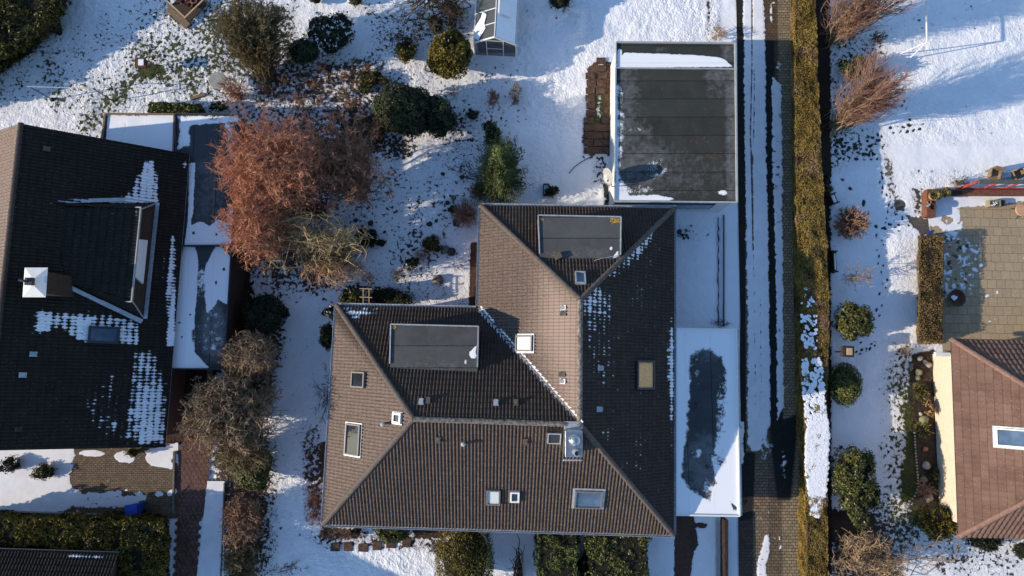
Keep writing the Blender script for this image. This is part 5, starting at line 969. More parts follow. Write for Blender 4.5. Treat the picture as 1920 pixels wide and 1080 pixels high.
leafy('low_shrub', 'spreading olive low shrub in the snowy bed', 'shrub', 700, 148, 30, 18, .6, F_['dkthuja'], 200, .16, .06, 8, 28, .35, .4)
leafy('low_shrub', 'olive low shrub, lower one in the snowy bed', 'shrub', 682, 166, 16, 14, .5, F_['dkthuja'], 200, .15, .05, 5, 29, .35, .4)
leafy('low_shrub', 'small dark shrub right of the big evergreen pair', 'shrub', 886, 216, 15, 13, .7, F_['rhodo'], 220, .13, .06, 5, 30, .3)
leafy('low_shrub', 'small green shrub above the blue-green conifer', 'shrub', 914, 238, 13, 12, .8, F_['dkcon'], 240, .13, .05, 5, 31, .3)
leafy('strap_plant', 'spiky dark strap-leaved plant on open snow left of centre', 'plant', 688, 446, 23, 20, .7, F_['green'], 230, .34, .05, 4, 32, .3, .75)
leafy('strap_plant', 'small dark leafy clump beside the spiky plant', 'plant', 716, 455, 11, 9, .4, F_['rhodo'], 220, .16, .05, 4, 33, .3, .5)
leafy('low_shrub', 'dark narrow shrub under the lichened branches', 'shrub', 634, 473, 17, 21, 1.0, F_['dkcon'], 260, .14, .06, 5, 34, .3)
leafy('heather', 'round brownish heather cushion with snow flecks beside the boulders', 'shrub', 809, 457, 19, 18, .7, F_['dkthuja'], 420, .10, .04, 7, 35, .2, .4)
leafy('heather', 'small olive cushion shrub left of the heather', 'shrub', 776, 491, 14, 12, .55, F_['ivy'], 300, .12, .05, 5, 36, .3)
leafy('low_shrub', 'small dark evergreen at the foot of the brown grass', 'shrub', 850, 393, 11, 10, .6, F_['dkcon'], 260, .15, .05, 4, 37, .3, .5)
leafy('variegated_shrub', 'yellow-green leafy shrub at the north-west house corner by the trellis', 'shrub', 660, 563, 26, 24, 1.6, F_['laurel'], 230, .13, .07, 7, 38, .25)
leafy('climbing_shrub', 'dark shrub squeezed against the west eave', 'shrub', 618, 628, 13, 26, 1.8, F_['rhodo'], 240, .14, .06, 6, 39, .25)
leafy('climbing_shrub', 'small dark shrub at the north-west eave corner', 'shrub', 624, 585, 11, 16, 1.6, F_['rhodo_snow'], 240, .14, .06, 5, 40, .25)
leafy('evergreen_shrub', 'dark rounded evergreen between the low annex and the snowy lawn', 'shrub', 500, 590, 46, 44, 2.0, F_['dkcon'], 240, .15, .07, 10, 41)
leafy('evergreen_shrub', 'dark green shrub beneath bare twigs at the lower left', 'shrub', 478, 880, 42, 44, 1.8, F_['box'], 260, .14, .07, 9, 42)
leafy('garden_shrub', 'grey-green snow-dusted shrub under the south-west eave', 'shrub', 738, 1000, 36, 17, 1.0, F_['box'], 320, .13, .06, 8, 43, .25)
leafy('rose_shrub', 'small red-leaved plant under the south-west eave', 'plant', 667, 998, 13, 13, .5, F_['redleaf'], 130, .12, .06, 5, 44, .4)
leafy('clipped_yew', 'tall dome-shaped yew lit golden on its left side, south of the house', 'shrub', 873, 1052, 52, 72, 3.0, F_['thuja'], 480, .10, .05, 0, 45, .12, .4, rzk=.5)
leafy('clipped_box', 'round clipped box bush by the long hedge', 'shrub', 1583, 720, 30, 40, 1.7, F_['box'], 640, .09, .05, 0, 46, .07, .3, rzk=.5)
leafy('rhododendron', 'big rhododendron with sunlit right side beyond the long hedge', 'shrub', 1598, 602, 38, 38, 2.0, F_['laurel'], 260, .16, .08, 10, 47, .25)
leafy('laurel', 'largest laurel bush with yellow-green lower leaves beyond the long hedge', 'shrub', 1597, 902, 43, 76, 2.6, F_['laurel'], 260, .15, .08, 14, 48, .16, sub=.38)
leafy('conifer_shrub', 'golden-green spreading conifer at the cream house corner', 'shrub', 1757, 978, 36, 32, 1.2, F_['thuja'], 400, .16, .06, 9, 49, .25, .5)
leafy('conifer_shrub', 'dark low conifer below the red-brown eave', 'shrub', 1845, 1012, 38, 18, .9, F_['dkcon'], 300, .15, .06, 7, 50, .25, .5)
leafy('conifer_shrub', 'dark shrub cut by the right edge near the bottom', 'shrub', 1916, 1032, 16, 20, .9, F_['dkcon'], 260, .15, .06, 5, 51, .25, .5)
leafy('conifer_shrub', 'dark conifer cut by the top edge near the greenhouse', 'shrub', 1050, 0, 22, 20, 1.6, F_['dkcon'], 280, .18, .06, 6, 52, .25, .5)
leafy('low_shrub', 'small dark shrub cut by the top edge, left one', 'shrub', 592, -2, 16, 12, .8, F_['rhodo'], 240, .14, .06, 4, 53, .3)
leafy('low_shrub', 'small pale green shrub cut by the top edge above the rhododendron', 'shrub', 668, 2, 16, 10, .7, F_['ivy'], 200, .14, .06, 4, 54, .3)
leafy('low_shrub', 'blue-green cushion between the ivy hedge and the orange shrub', 'shrub', 412, 200, 20, 11, .6, F_['rhodo_snow'], 300, .11, .05, 5, 55, .3)
leafy('low_shrub', 'sparse dark shrub by the conifer hedge top-left', 'shrub', 106, 52, 13, 20, 1.0, F_['rhodo'], 160, .14, .06, 4, 56, .4)
leafy('yucca_clump', 'yellow-green spiky tuft, upper one by the cream wall', 'plant', 1727, 735, 15, 17, .5, F_['yel'], 210, .28, .04, 3, 57, .3, .8)
leafy('yucca_clump', 'yellow-green spiky tuft, lower one by the cream wall', 'plant', 1731, 806, 18, 14, .5, F_['yel'], 210, .28, .04, 3, 58, .3, .8)
leafy('hydrangea', 'orange-tan dried hydrangea beside the cream wall', 'plant', 1742, 766, 12, 17, .7, F_['orangeh'], 300, .10, .07, 5, 59, .2)
leafy('potted_conifer', 'small dark conifer growing out of a square planter on the snow', 'plant', 1036, 358, 12, 13, .7, F_['dkcon'], 240, .18, .06, 4, 60, .3, .6)
leafy('garden_shrub', 'low snowy green shrub in front of the left-hand house', 'shrub', 82, 886, 22, 14, .6, F_['box'], 220, .13, .06, 6, 61, .3)
leafy('garden_shrub', 'low snowy green shrub at the lower-left edge', 'shrub', 18, 872, 24, 18, .6, F_['rhodo_snow'], 160, .13, .06, 6, 62, .3)
leafy('garden_shrub', 'yellow-green tuft below the dark eave of the left-hand house', 'shrub', 249, 848, 16, 9, .7, F_['ivy'], 240, .16, .05, 4, 63, .3)
leafy('low_shrub', 'dark shrub in the shade between the two clipped hedges', 'shrub', 1097, 1062, 16, 30, .9, F_['rhodo_snow'], 240, .14, .06, 5, 64, .3)
leafy('low_shrub', 'small grey-green tuft at the top of the row by the long hedge', 'plant', 1549, 334, 9, 9, .5, F_['dkthuja'], 240, .13, .05, 3, 65, .3)
leafy('low_shrub', 'grey-green tuft just above the tilted garden chair', 'plant', 1551, 355, 11, 11, .5, F_['dkthuja'], 240, .13, .05, 3, 66, .3)
leafy('low_shrub', 'green conifer patch inside the upper fan-shaped shrubs', 'shrub', 1602, 130, 32, 26, 1.5, F_['conifer'], 180, .17, .06, 6, 67, .3, .5)
leafy('low_shrub', 'green ground shrub against the cream wall', 'plant', 1752, 888, 10, 22, .4, F_['ivy'], 140, .12, .05, 5, 68, .4)
leafy('dark_shrub', 'near-black shrub in the shade north of the main house', 'shrub', 735, 558, 46, 20, 1.0, F_['rhodo'], 170, .14, .06, 8, 69, .3)
# ---- blue-green conifer beside the north wing: drooping sprays on a tapering crown
def conifer():
    rs = np.random.RandomState(70); b = P(940, 338, 0); h = 4.4; th = thing('conifer', 'feathery blue-green conifer beside the main house north-west corner', 'tree', (b.x, b.y, 0))
    m = MB(); m.tube([(b.x, b.y, 0), (b.x, b.y, h*.9)], [.11, .02], 8); m.build('trunk', M['bark'], th); Ps = []; Ns = []; S = []
    n = 640; t = rs.rand(n)**.8; z = .35+t*(h-.45); a = rs.rand(n)*2*math.pi; Rr = (1.42*(1-t)**.75+.12)*rs.uniform(.7, 1.12, n)*(1+.22*np.sin(a*5+z*3)); d = np.stack([np.cos(a)*.92, np.sin(a)*1.5, np.full(n, -.12)], 1)
    p0 = np.stack([np.full(n, b.x), np.full(n, b.y), z], 1); p1 = p0+d*Rr[:, None]+np.array([0, .35, 0])*(.5-t)[:, None]; S.append((p0, p1, np.full(n, .02), np.full(n, .006), rs.rand(n))); segs_mesh('branches', S, TW['dark'], th, rs, 3)
    k = 46; f = rs.uniform(.35, 1.05, (n, k)); P_ = p0[:, None]*(1-f[..., None])+p1[:, None]*f[..., None]+rs.normal(0, .075, (n, k, 3)); N_ = np.repeat(nrm(d*[1, 1, 1]+[0, 0, .55])[:, None], k, 1); cl = np.repeat(rs.rand(n)[:, None]*.7+.1, k, 1)
    leaves('foliage', P_.reshape(-1, 3), N_.reshape(-1, 3), rs, .16, .05, F_['conifer'], th, .75, .5, 0, cl.ravel())
conifer()
leafy('conifer_shrub', 'dark narrow conifer at the top of the feathery blue-green one', 'shrub', 925, 258, 17, 28, 1.8, F_['conifer'], 260, .17, .05, 6, 72, .25, .5)
# ---- bare shrubs and trees
tp('orange_tree', 'largest orange-red bare twiggy tree crown beside the annex', 'tree', 503, 300, 104, 104, 7.0, ['red', 'orange'], (600, 400), nst=100, lev=((9, .36, .7), (8, .42, .9), (4, .5, 1.0)), r0=.05, rt=.007, seed=101, inner=.35, crook=.2, zc=.74, rz=.24)
tp('orange_tree', 'smaller orange-red bare crown below the largest one', 'tree', 468, 420, 60, 84, 6.0, ['red', 'orange'], (590, 470), nst=56, lev=((9, .36, .7), (8, .42, .9), (4, .5, 1.0)), crook=.2, r0=.045, rt=.0075, seed=161, inner=.45, zc=.76, rz=.24)
tp('bare_tree', 'broad bare brown tree with orange-tinged twigs, right of the orange trees', 'tree', 636, 300, 112, 108, 5.6, ['olive', 'red'], (680, 360), nst=70, lev=((8, .36, .7), (8, .42, .9), (4, .5, 1.0)), r0=.06, rt=.007, seed=102, crook=.22, zc=.66, rz=.34, inner=.35)
tp('lichened_tree', 'crooked bare tree with yellow lichened branches under the orange trees', 'tree', 592, 462, 112, 80, 5.4, ['yellow', 'yellow'], (640, 480), nst=30, lev=((9, .38, .8), (6, .5, .9)), r0=.06, rt=.012, seed=103, crook=.36, inner=.4)
tp('lichened_tree', 'low crooked branches reaching towards the trellis', 'tree', 640, 515, 72, 30, 3.6, ['yellow', 'tan'], (590, 500), nst=22, lev=((8, .4, .8), (5, .5, .9)), r0=.04, rt=.010, seed=104, crook=.42)
tp('bare_shrub', 'dense olive-brown bare shrub near the top edge', 'shrub', 480, 58, 70, 64, 4.4, ['olive', 'olive'], (502, 150), nst=90, lev=((9, .34, .5), (9, .42, .6), (3, .5, .6)), r0=.035, rt=.0085, seed=105, basej=.3)
tp('bare_shrub', 'reddish-brown bare shrub at the top end of the orange shrub', 'shrub', 438, 172, 34, 32, 1.6, ['red', 'red'], None, nst=40, lev=((8, .4, .6), (7, .45, .7)), r0=.02, rt=.007, seed=106)
tp('bare_shrub', 'bare grey-brown shrub behind the low annex', 'shrub', 474, 668, 50, 44, 4.2, ['grey', 'grey'], (490, 670), nst=80, lev=((8, .4, .7), (8, .45, .8)), r0=.03, rt=.009, seed=107, crook=.3)
tp('bare_shrub', 'largest grey-tan bare shrub along the left lawn strip', 'shrub', 438, 775, 90, 76, 4.6, ['grey', 'grey'], (450, 770), nst=120, lev=((10, .36, .7), (10, .42, .8), (3, .5, .8)), r0=.035, rt=.010, seed=108, crook=.3)
tp('bare_shrub', 'tan bare shrub below the largest grey one', 'shrub', 455, 845, 60, 46, 3.4, ['tan', 'olive'], (462, 845), nst=90, lev=((8, .4, .7), (8, .45, .8)), r0=.03, rt=.009, seed=109, crook=.3)
tp('bare_shrub', 'brown bare shrub with yellow leaves at the lower left', 'shrub', 452, 975, 42, 56, 1.9, ['dark', 'tan'], None, nst=90, lev=((8, .4, .7), (7, .45, .8)), r0=.025, rt=.008, seed=110, crook=.3)
tp('bare_shrub', 'dark bare shrub cut by the bottom edge, lower left', 'shrub', 450, 1058, 38, 46, 1.8, ['dark', 'olive'], None, nst=80, lev=((8, .4, .7), (7, .45, .8)), r0=.025, rt=.008, seed=111, crook=.3)
for i, (lb, cx, cy, rx, ry, h, bs, mt, se_) in enumerate([('fan-shaped bare red-brown tree, lowest by the long hedge', 1622, 165, 50, 58, 5.6, (1565, 243), 'plum', 120), ('fan-shaped bare red-brown tree, second from the bottom', 1655, 175, 44, 46, 5.4, (1585, 222), 'plum', 121),
        ('fan-shaped bare tree touching the top edge', 1600, 10, 50, 54, 5.4, (1560, 72), 'plum', 122), ('fan-shaped bare tree cut by the top right edge', 1665, -8, 56, 44, 5.4, (1580, 60), 'plum', 123)]):
    tp('fan_tree', lb, 'tree', cx, cy, rx, ry, h, [mt if i == 1 else 'yellow', mt], bs, zc=.6, rz=.42, nst=64, lev=((9, .36, .24), (8, .42, .3)), r0=.026, rt=.006, seed=se_, bow=.02, basej=.3, crook=.08, inner=.45, group='fan-shaped bare trees beyond the long hedge')
tp('round_shrub', 'round clipped tan twiggy shrub between two garden seats', 'shrub', 1596, 419, 35, 35, 1.3, ['tan', 'tan'], None, zc=.45, rz=.5, nst=150, lev=((10, .3, .45), (6, .4, .5)), r0=.018, rt=.009, seed=130, inner=.75, basej=.05, bow=.05)
tp('young_tree', 'slender bare tree beside the garden footprints', 'tree', 1608, 512, 34, 34, 2.2, ['grey', 'grey'], (1588, 520), nst=11, lev=((5, .45, .6), (3, .5, .7)), r0=.02, rt=.008, seed=131, crook=.2)
tp('bare_tree', 'bare twisted tree cut by the bottom edge beyond the long hedge', 'tree', 1618, 1040, 74, 62, 3.0, ['grey', 'grey'], (1600, 1030), nst=44, lev=((9, .42, .7), (6, .5, .8)), r0=.05, rt=.011, seed=132, crook=.35)
tp('bare_tree', 'thin bare branches over the snow right of the twisted tree', 'tree', 1730, 1022, 66, 48, 2.6, ['grey', 'grey'], (1665, 1055), nst=12, lev=((6, .4, .7), (4, .5, .8)), r0=.03, rt=.008, seed=133, crook=.3)
tp('apple_tree', 'leafless crooked apple tree left of the greenhouse', 'tree', 805, 22, 92, 62, 3.2, ['dark', 'dark'], (858, 20), nst=26, lev=((8, .45, .8), (6, .5, .8)), r0=.06, rt=.010, seed=134, crook=.35, inner=.4)
tp('apple_tree', 'low leafless branches reaching left under the apple tree', 'tree', 745, 82, 50, 20, 1.6, ['dark', 'dark'], (772, 78), nst=8, lev=((6, .45, .7), (3, .5, .8)), r0=.04, rt=.009, seed=135, crook=.3)
tp('bare_shrub', 'small dark shrub under the greenhouse tree, left of the evergreen pair', 'shrub', 708, 240, 26, 22, 1.4, ['dark', 'dark'], None, nst=40, lev=((8, .4, .6), (6, .45, .7)), r0=.02, rt=.009, seed=136)
tp('bare_shrub', 'sparse bare twigs left of the blue-green conifer', 'shrub', 866, 318, 34, 26, 1.5, ['dark', 'dark'], (895, 338), nst=12, lev=((6, .4, .6), (4, .5, .7)), r0=.018, rt=.007, seed=137)
tp('bare_shrub', 'small bare twiggy shrub in snow above the conifer', 'shrub', 966, 180, 13, 30, .9, ['grey', 'grey'], None, nst=22, lev=((7, .4, .6), (4, .45, .7)), r0=.012, rt=.008, seed=138)
tp('bare_shrub', 'reddish dried perennial beside the garden bench', 'shrub', 924, 186, 14, 20, .9, ['red', 'red'], None, nst=26, lev=((7, .4, .6), (5, .45, .7)), r0=.012, rt=.008, seed=139)
tp('bare_shrub', 'bare pinkish shrub in the snow below the thuja', 'shrub', 850, 172, 14, 12, .9, ['red', 'grey'], None, nst=18, lev=((5, .4, .5),), r0=.012, rt=.006, seed=140)
tp('grass_clump', 'large brown ornamental grass clump at the house north-west corner', 'plant', 872, 402, 27, 32, 1.3, ['tan', 'red'], None, nst=160, lev=((8, .4, .35),), r0=.010, rt=.009, seed=141, bow=.3, crook=.08, droop=.25)
tp('grass_clump', 'dark upper part of the brown grass by the conifer', 'plant', 897, 358, 20, 22, 1.2, ['dark', 'olive'], None, nst=90, lev=((8, .4, .35),), r0=.010, rt=.009, seed=142, bow=.3, crook=.08, droop=.25)
tp('bare_shrub', 'reddish bare shrub against the west wall', 'shrub', 590, 945, 20, 44, 1.0, ['red', 'red'], None, nst=30, lev=((7, .4, .6), (5, .45, .7)), r0=.012, rt=.007, seed=143)
tp('bare_shrub', 'thin pinkish climber twigs along the west eave', 'shrub', 606, 740, 20, 60, 1.4, ['red', 'dark'], (622, 740), nst=24, lev=((6, .4, .6), (4, .45, .7)), r0=.010, rt=.006, seed=144)
tp('bare_shrub', 'brown bare shrub left of the golden yew', 'shrub', 823, 1030, 20, 24, 1.2, ['olive', 'dark'], None, nst=34, lev=((7, .4, .6), (5, .45, .7)), r0=.014, rt=.008, seed=145)
tp('bare_shrub', 'brown dry shrub at the conifer hedge, top left', 'shrub', 62, 58, 38, 26, 1.6, ['tan', 'olive'], None, nst=40, lev=((7, .4, .6), (5, .45, .7)), r0=.02, rt=.008, seed=146)
tp('bare_shrub', 'pink-brown twigs beside the round heather', 'shrub', 792, 478, 18, 14, .8, ['red', 'red'], None, nst=20, lev=((6, .4, .6), (4, .45, .7)), r0=.010, rt=.006, seed=147)
tp('bare_shrub', 'thin stems growing through snow at the lower left lawn', 'shrub', 540, 1068, 44, 18, 1.2, ['dark', 'grey'], None, nst=14, lev=((6, .4, .6), (3, .45, .7)), r0=.012, rt=.007, seed=148)
tp('bare_shrub', 'dried stems in the bed by the cream wall', 'shrub', 1736, 915, 22, 22, .7, ['grey', 'tan'], None, nst=24, lev=((6, .4, .6), (4, .45, .7)), r0=.010, rt=.007, seed=149)
tp('bare_shrub', 'dry orange-brown tuft at the end of the tan hedge', 'shrub', 1697, 657, 18, 14, .6, ['tan', 'grey'], None, nst=30, lev=((6, .4, .6),), r0=.008, rt=.007, seed=150)
tp('bare_shrub', 'dark bare twigs by the two top-right footprint tracks', 'shrub', 1648, 72, 16, 14, .9, ['dark', 'dark'], None, nst=24, lev=((6, .4, .6), (4, .45, .7)), r0=.012, rt=.007, seed=151)
tp('bare_shrub', 'bare red twigs above the brick planter wall', 'shrub', 1800, 342, 22, 14, .7, ['red', 'dark'], None, nst=24, lev=((6, .4, .6), (4, .45, .7)), r0=.010, rt=.006, seed=152)
tp('bare_shrub', 'thin bare twigs beside the driveway edge, top', 'shrub', 1350, 62, 20, 18, .9, ['tan', 'grey'], None, nst=20, lev=((6, .4, .6), (4, .45, .7)), r0=.008, rt=.006, seed=153)
tp('bare_tree', 'dark bare stems leaning against the south eave', 'shrub', 966, 1040, 16, 44, 1.8, ['dark', 'dark'], (975, 1085), nst=9, lev=((4, .4, .4),), r0=.07, rt=.02, seed=154, bow=.0)
tp('terrace_weed', 'dry weeds along the north edge of the small garage', 'plant', 1352, 606, 26, 8, .5, ['olive', 'dark'], None, nst=40, lev=((5, .4, .6),), r0=.008, rt=.006, seed=155)
# the big shrubs' dead perennials, one small clump each
R = random.Random(77); pers = []
for i, (x, y) in enumerate([(508, 128), (535, 150), (560, 138), (590, 160), (618, 150), (640, 178), (600, 190), (560, 185), (655, 200), (528, 182), (505, 170), (682, 215), (625, 215), (575, 205), (668, 115), (690, 128), (545, 118), (604, 128), (648, 140), (770, 500), (690, 520), (668, 500), (745, 515)]):
    tp('dead_perennial', 'small clump of dead brown stems standing in the snowy bed', 'plant', x, y, R.uniform(9, 17), R.uniform(7, 13), R.uniform(.4, .8), ['dark', R.choice(['red', 'tan', 'dark', 'olive'])], None, nst=16, lev=((5, .4, .7), (3, .5, .7)), r0=.008, rt=.008, seed=200+i, group='dead perennials in the snowy bed')
# ============================================================ SMALL THINGS
def bx(m, px, py, z, sx, sy, sz, a=0.0):
    c = P(px, py, z); x = Vector((math.cos(a), math.sin(a), 0)); return m.box(c, (sx, sy, sz), (x, Vector((-x.y, x.x, 0)), Vector((0, 0, 1))))
# bird houses
def birdhouse(label, px, py, h, roofm, bodym, a=0.0, legs=3, base=None):
    c = P(px, py, h); t = thing('bird_house', label, 'bird house', (c.x, c.y, 0)); x = Vector((math.cos(a), math.sin(a), 0)); y = Vector((-x.y, x.x, 0)); z = Vector((0, 0, 1))
    m = MB(); m.box(c-z*.2, (.5, .5, .06), (x, y, z)); 
    for i in (-1, 1):
        for j in (-1, 1): m.box(c-z*.1+x*.2*i+y*.2*j, (.05, .05, .2), (x, y, z))
    m.build('table', M[bodym], t); m = MB(); m.box(c+z*.03, (.62, .60, .05), (x, y, z)); m.box(c-x*.30-z*.05, (.05, .56, .2), (x, y, z)); m.build('roof', M[bodym], t, bevel=.01)
    m = MB(); m.box(c+z*.07+x*.05, (.30, .36, .05), (x, y, z)); m.build('roof_panel', M[roofm], t, bevel=.01)
    m = MB()
    if legs == 1: m.tube([(c.x, c.y, 0), (c.x, c.y, h-.2)], .035, 8)
    else:
        for k in range(3): q = 2*math.pi*k/3; m.tube([(c.x+math.cos(q)*.32, c.y+math.sin(q)*.32, 0), (c.x+math.cos(q)*.05, c.y+math.sin(q)*.05, h-.2)], .022, 6)
    m.build('stand', M['wood'], t); return t
birdhouse('dark red bird table with snow on its roof on the top-left lawn', 264, 118, 1.05, 'snow', 'rust', .05)
birdhouse('tan-roofed bird table between the two clipped bushes beyond the long hedge', 1590, 659, 1.4, 'palewood', 'darkwood', -.05, 1)
# bar frame on the lawn
t = thing('bar_frame', 'thin metal bar frame on two posts in the top-left snow', 'frame', P(155, 188, 0)); a, b = P(98, 187, 0), P(212, 190, 0); ta, tb = Vector((a.x, a.y, 1.9)), Vector((b.x, b.y, 1.9))
for q, r_ in ((a, ta), (b, tb)): m = MB(); m.tube([q, r_], .028, 8); m.build('post', M['darkmetal'], t)
m = MB(); m.tube([ta-(tb-ta)*.03, tb], .024, 8); m.build('top_bar', M['trim'], t); m = MB(); m.lathe(a, [(.13, 0), (.13, .03), (.05, .08)], 12); m.build('foot', M['darkstone'], t)
# white frame, top right
t = thing('swing_frame', 'white tubular swing frame standing on the top-right lawn', 'swing frame', P(1698, 100, 0)); ap = P(1738, 79, 2.2); ap2 = P(1735, -70, 2.2)
m = MB(); m.tube([ap, ap2], .045, 8); m.build('top_bar', M['white'], t)
for q in (P(1688, 101, 0), P(1704, 111, 0)): m = MB(); m.tube([q, ap], .03, 8); m.build('leg', M['white'], t)
for dx in (-8, 8): m = MB(); m.tube([P(1686+dx, -40, 0), ap2], .03, 8); m.build('leg', M['white'], t)
# round garden table
t = thing('round_table', 'round grey garden table near the ivy hedge', 'table', P(410, 152, 0)); c = P(408, 151, .7)
m = MB(); m.lathe(c, [(.48, 0), (.5, .015), (.5, .035), (.47, .045)], 28); m.build('table_top', mat_plain('frosted_table', (.30, .30, .28), .5, .2, 5), t)
for k in range(4): m = MB(); q = math.pi/4+k*math.pi/2; m.tube([(c.x+.4*math.cos(q), c.y+.4*math.sin(q), 0), (c.x+.3*math.cos(q), c.y+.3*math.sin(q), .7)], .016, 6); m.build('leg', M['darkmetal'], t)
m = MB(); bx(m, 371, 181, .07, .9, .2, .12, .3); o = m.build('log', M['wood'], bevel=.02); tag(o, 'short brown plank lying in the snow above the ivy hedge', 'log')
# wooden frame with pots, top edge
t = thing('potting_shelf', 'open weathered wooden shelf frame at the top edge of the photo', 'shelf', P(355, 8, 0)); c = P(352, 4, .45); x = Vector((math.cos(-.75), math.sin(-.75), 0)); y = Vector((-x.y, x.x, 0)); z = Vector((0, 0, 1))
m = MB(); m.box(c-z*.25, (1.5, 1.5, .05), (x, y, z)); m.build('floor', M['darkwood'], t)
for k in (-1, 1):
    m = MB(); m.box(c+y*.78*k+z*.3, (1.65, .07, .08), (x, y, z)); m.build('rail', M['palewood'], t); m = MB(); m.box(c+x*.78*k+z*.3, (.07, 1.5, .078), (x, y, z)); m.build('rail', M['palewood'], t)
for i in (-1, 1):
    for j in (-1, 1): m = MB(); m.box(c+x*.78*i+y*.78*j-z*.07, (.08, .08, .75), (x, y, z)); m.build('post', M['wood'], t)
m = MB(); m.box(c-y*1.0-z*.33, (1.7, .4, .1), (x, y, z)); m.build('step', M['wood'], t, bevel=.01)
def pot(label, px, py, r, h, mat, z0=0.0, plant=None, group=None, name='flower_pot', seed=1, fill='soil'):
    c = P(px, py, z0+h*.7); t = thing(name, label, 'pot', (c.x, c.y, z0), group); m = MB()
    m.lathe((c.x, c.y, z0), [(r*.7, 0), (r, h), (r*1.08, h), (r*1.08, h+.02), (r*.86, h+.02), (r*.84, h-.05)], 18); m.build('pot', M[mat], t, smooth=False)
    m = MB(); m.lathe((c.x, c.y, z0+h-.06), [(r*.84, 0), (r*.5, .02)], 14); m.build('soil' if fill == 'soil' else 'snow_fill', M[fill], t)
    if plant:
        rs = np.random.RandomState(seed); lob = [((c.x, c.y, z0+h+r*.5), (r*1.15, r*1.15, r*.9))]; p, n, cl = lobes_surface(lob, 420, rs); leaves('foliage', p, n, rs, .11, .05, F_[plant], t, .4)
    return t
for x_, y_ in ((344, 4), (356, 10), (364, 2)): pot('small red pot on the wooden shelf frame at the top edge', x_, y_, .17, .22, 'terracotta', .24, group='red pots on the wooden shelf')
# blue bin
t = thing('wheelie_bin', 'blue wheeled recycling bin beside the L-shaped hedge', 'bin', P(266, 950, 0)); c = P(266, 950, 0); x = Vector((math.cos(.12), math.sin(.12), 0)); y = Vector((-x.y, x.x, 0)); z = Vector((0, 0, 1))
lo = [c-x*.21-y*.24, c+x*.21-y*.24, c+x*.21+y*.24, c-x*.21+y*.24]; hi = [c-x*.28-y*.30+z*.98, c+x*.28-y*.30+z*.98, c+x*.28+y*.30+z*.98, c-x*.28+y*.30+z*.98]
m = MB(); m.add(lo+hi, [(3, 2, 1, 0), (4, 5, 6, 7), (0, 1, 5, 4), (1, 2, 6, 5), (2, 3, 7, 6), (3, 0, 4, 7)]); m.build('body', M['blue'], t, bevel=.02)
m = MB(); m.box(c+z*1.02-x*.02, (.64, .66, .07), (x, y, z)); m.box(c+z*1.065-x*.02, (.5, .5, .03), (x, y, z)); m.build('lid', M['blue'], t, bevel=.02); m = MB(); m.tube([c+x*.34-y*.28+z*.95, c+x*.34+y*.28+z*.95], .02, 8); m.build('handle', M['blue'], t)
for k in (-1, 1): m = MB(); m.lathe(c+x*.24+y*(.22*k-.02)+z*.1, [(.1, 0), (.1, .05)], 14, y); m.build('wheel', M['darkmetal'], t)
# garden seats beyond the hedge
def seat(label, px, py, w_, d_, a, name='garden_chair'):
    c = P(px, py, .42); t = thing(name, label, 'garden seat', (c.x, c.y, 0)); x = Vector((math.cos(a), math.sin(a), 0)); y = Vector((-x.y, x.x, 0)); z = Vector((0, 0, 1))
    m = MB(); m.box(c, (d_, w_, .05), (x, y, z)); m.build('seat', M['darkwood'], t); m = MB(); m.box(c-x*(d_/2+.02)+z*.28, (.05, w_, .5), (x, y, Vector((0, 0, 1)))); m.build('backrest', M['darkwood'], t)
    for k in (-1, 1):
        m = MB(); m.box(c+y*(w_/2)*k+z*.2, (d_, .06, .05), (x, y, z)); m.build('armrest', M['darkwood'], t)
        for j in (-1, 1): m = MB(); m.box(c+y*(w_/2-.01)*k+x*(d_/2-.04)*j-z*.1, (.06, .062, .64), (x, y, z)); m.build('leg', M['darkwood'], t)
    m = MB(); m.box(c+z*.045, (d_*.75, w_*.8, .04), (x, y, z)); m.build('seat_snow', M['snow'], t, bevel=.012)
seat('tilted dark wooden garden chair with snow on the seat above the round twiggy shrub', 1560, 374, .56, .5, .35)
seat('dark garden bench with snow on the seat below the round twiggy shrub', 1562, 491, 1.15, .36, 0.0, 'garden_bench')
# brick planter wall with pots
t = thing('planter_wall', 'low L-shaped red brick planter wall at the patio corner', 'wall', P(1745, 380, 0)); m = MB(); a, b = P(1741, 408, .28), P(1741, 360, .28); m.bar(a, b, .52, .5); m.bar(P(1735, 361, .28), P(1930, 362, .2), .32, .36); m.build('wall', mat_plain('red_brick_top', (.16, .065, .04), .85, .4, 9), t, bevel=.02)
m = MB(); m.bar(P(1752, 363, .33), P(1800, 363, .33), .2, .36); m.build('soil_bed', M['soil'], t)
pot('pale bowl with grey dry plant on the brick wall corner', 1751, 367, .28, .25, 'palewood', .53, 'dkthuja', seed=2); pot('golden potted plant on the brick wall, right of the pale bowl', 1770, 362, .24, .25, 'palewood', .5, 'yel', seed=3)
pot('tiny terracotta pot on the brick wall', 1742, 379, .10, .14, 'terracotta', .53); pot('dark brown bowl at the south end of the brick wall', 1748, 388, .19, .14, 'rust', .53, seed=5)
m = MB(); m.tube([P(1728, 388, .75), P(1745, 382, .7)], .014, 6); bx(m, 1741, 385, .7, .2, .1, .04, .6); o = m.build('hand_shovel', M['trim']); tag(o, 'pale short-handled shovel lying across the brick wall', 'shovel')
m = MB(); m.tube([P(1743, 438, .12), P(1772, 437, .1)], .014, 6); o = m.build('broom', M['wood']); tag(o, 'long-handled snow shovel with blue blade at the end of the tan hedge', 'shovel'); m = MB(); bx(m, 1741, 437, .14, .1, .32, .05, -.6); m.build('blade', M['blue'], o)
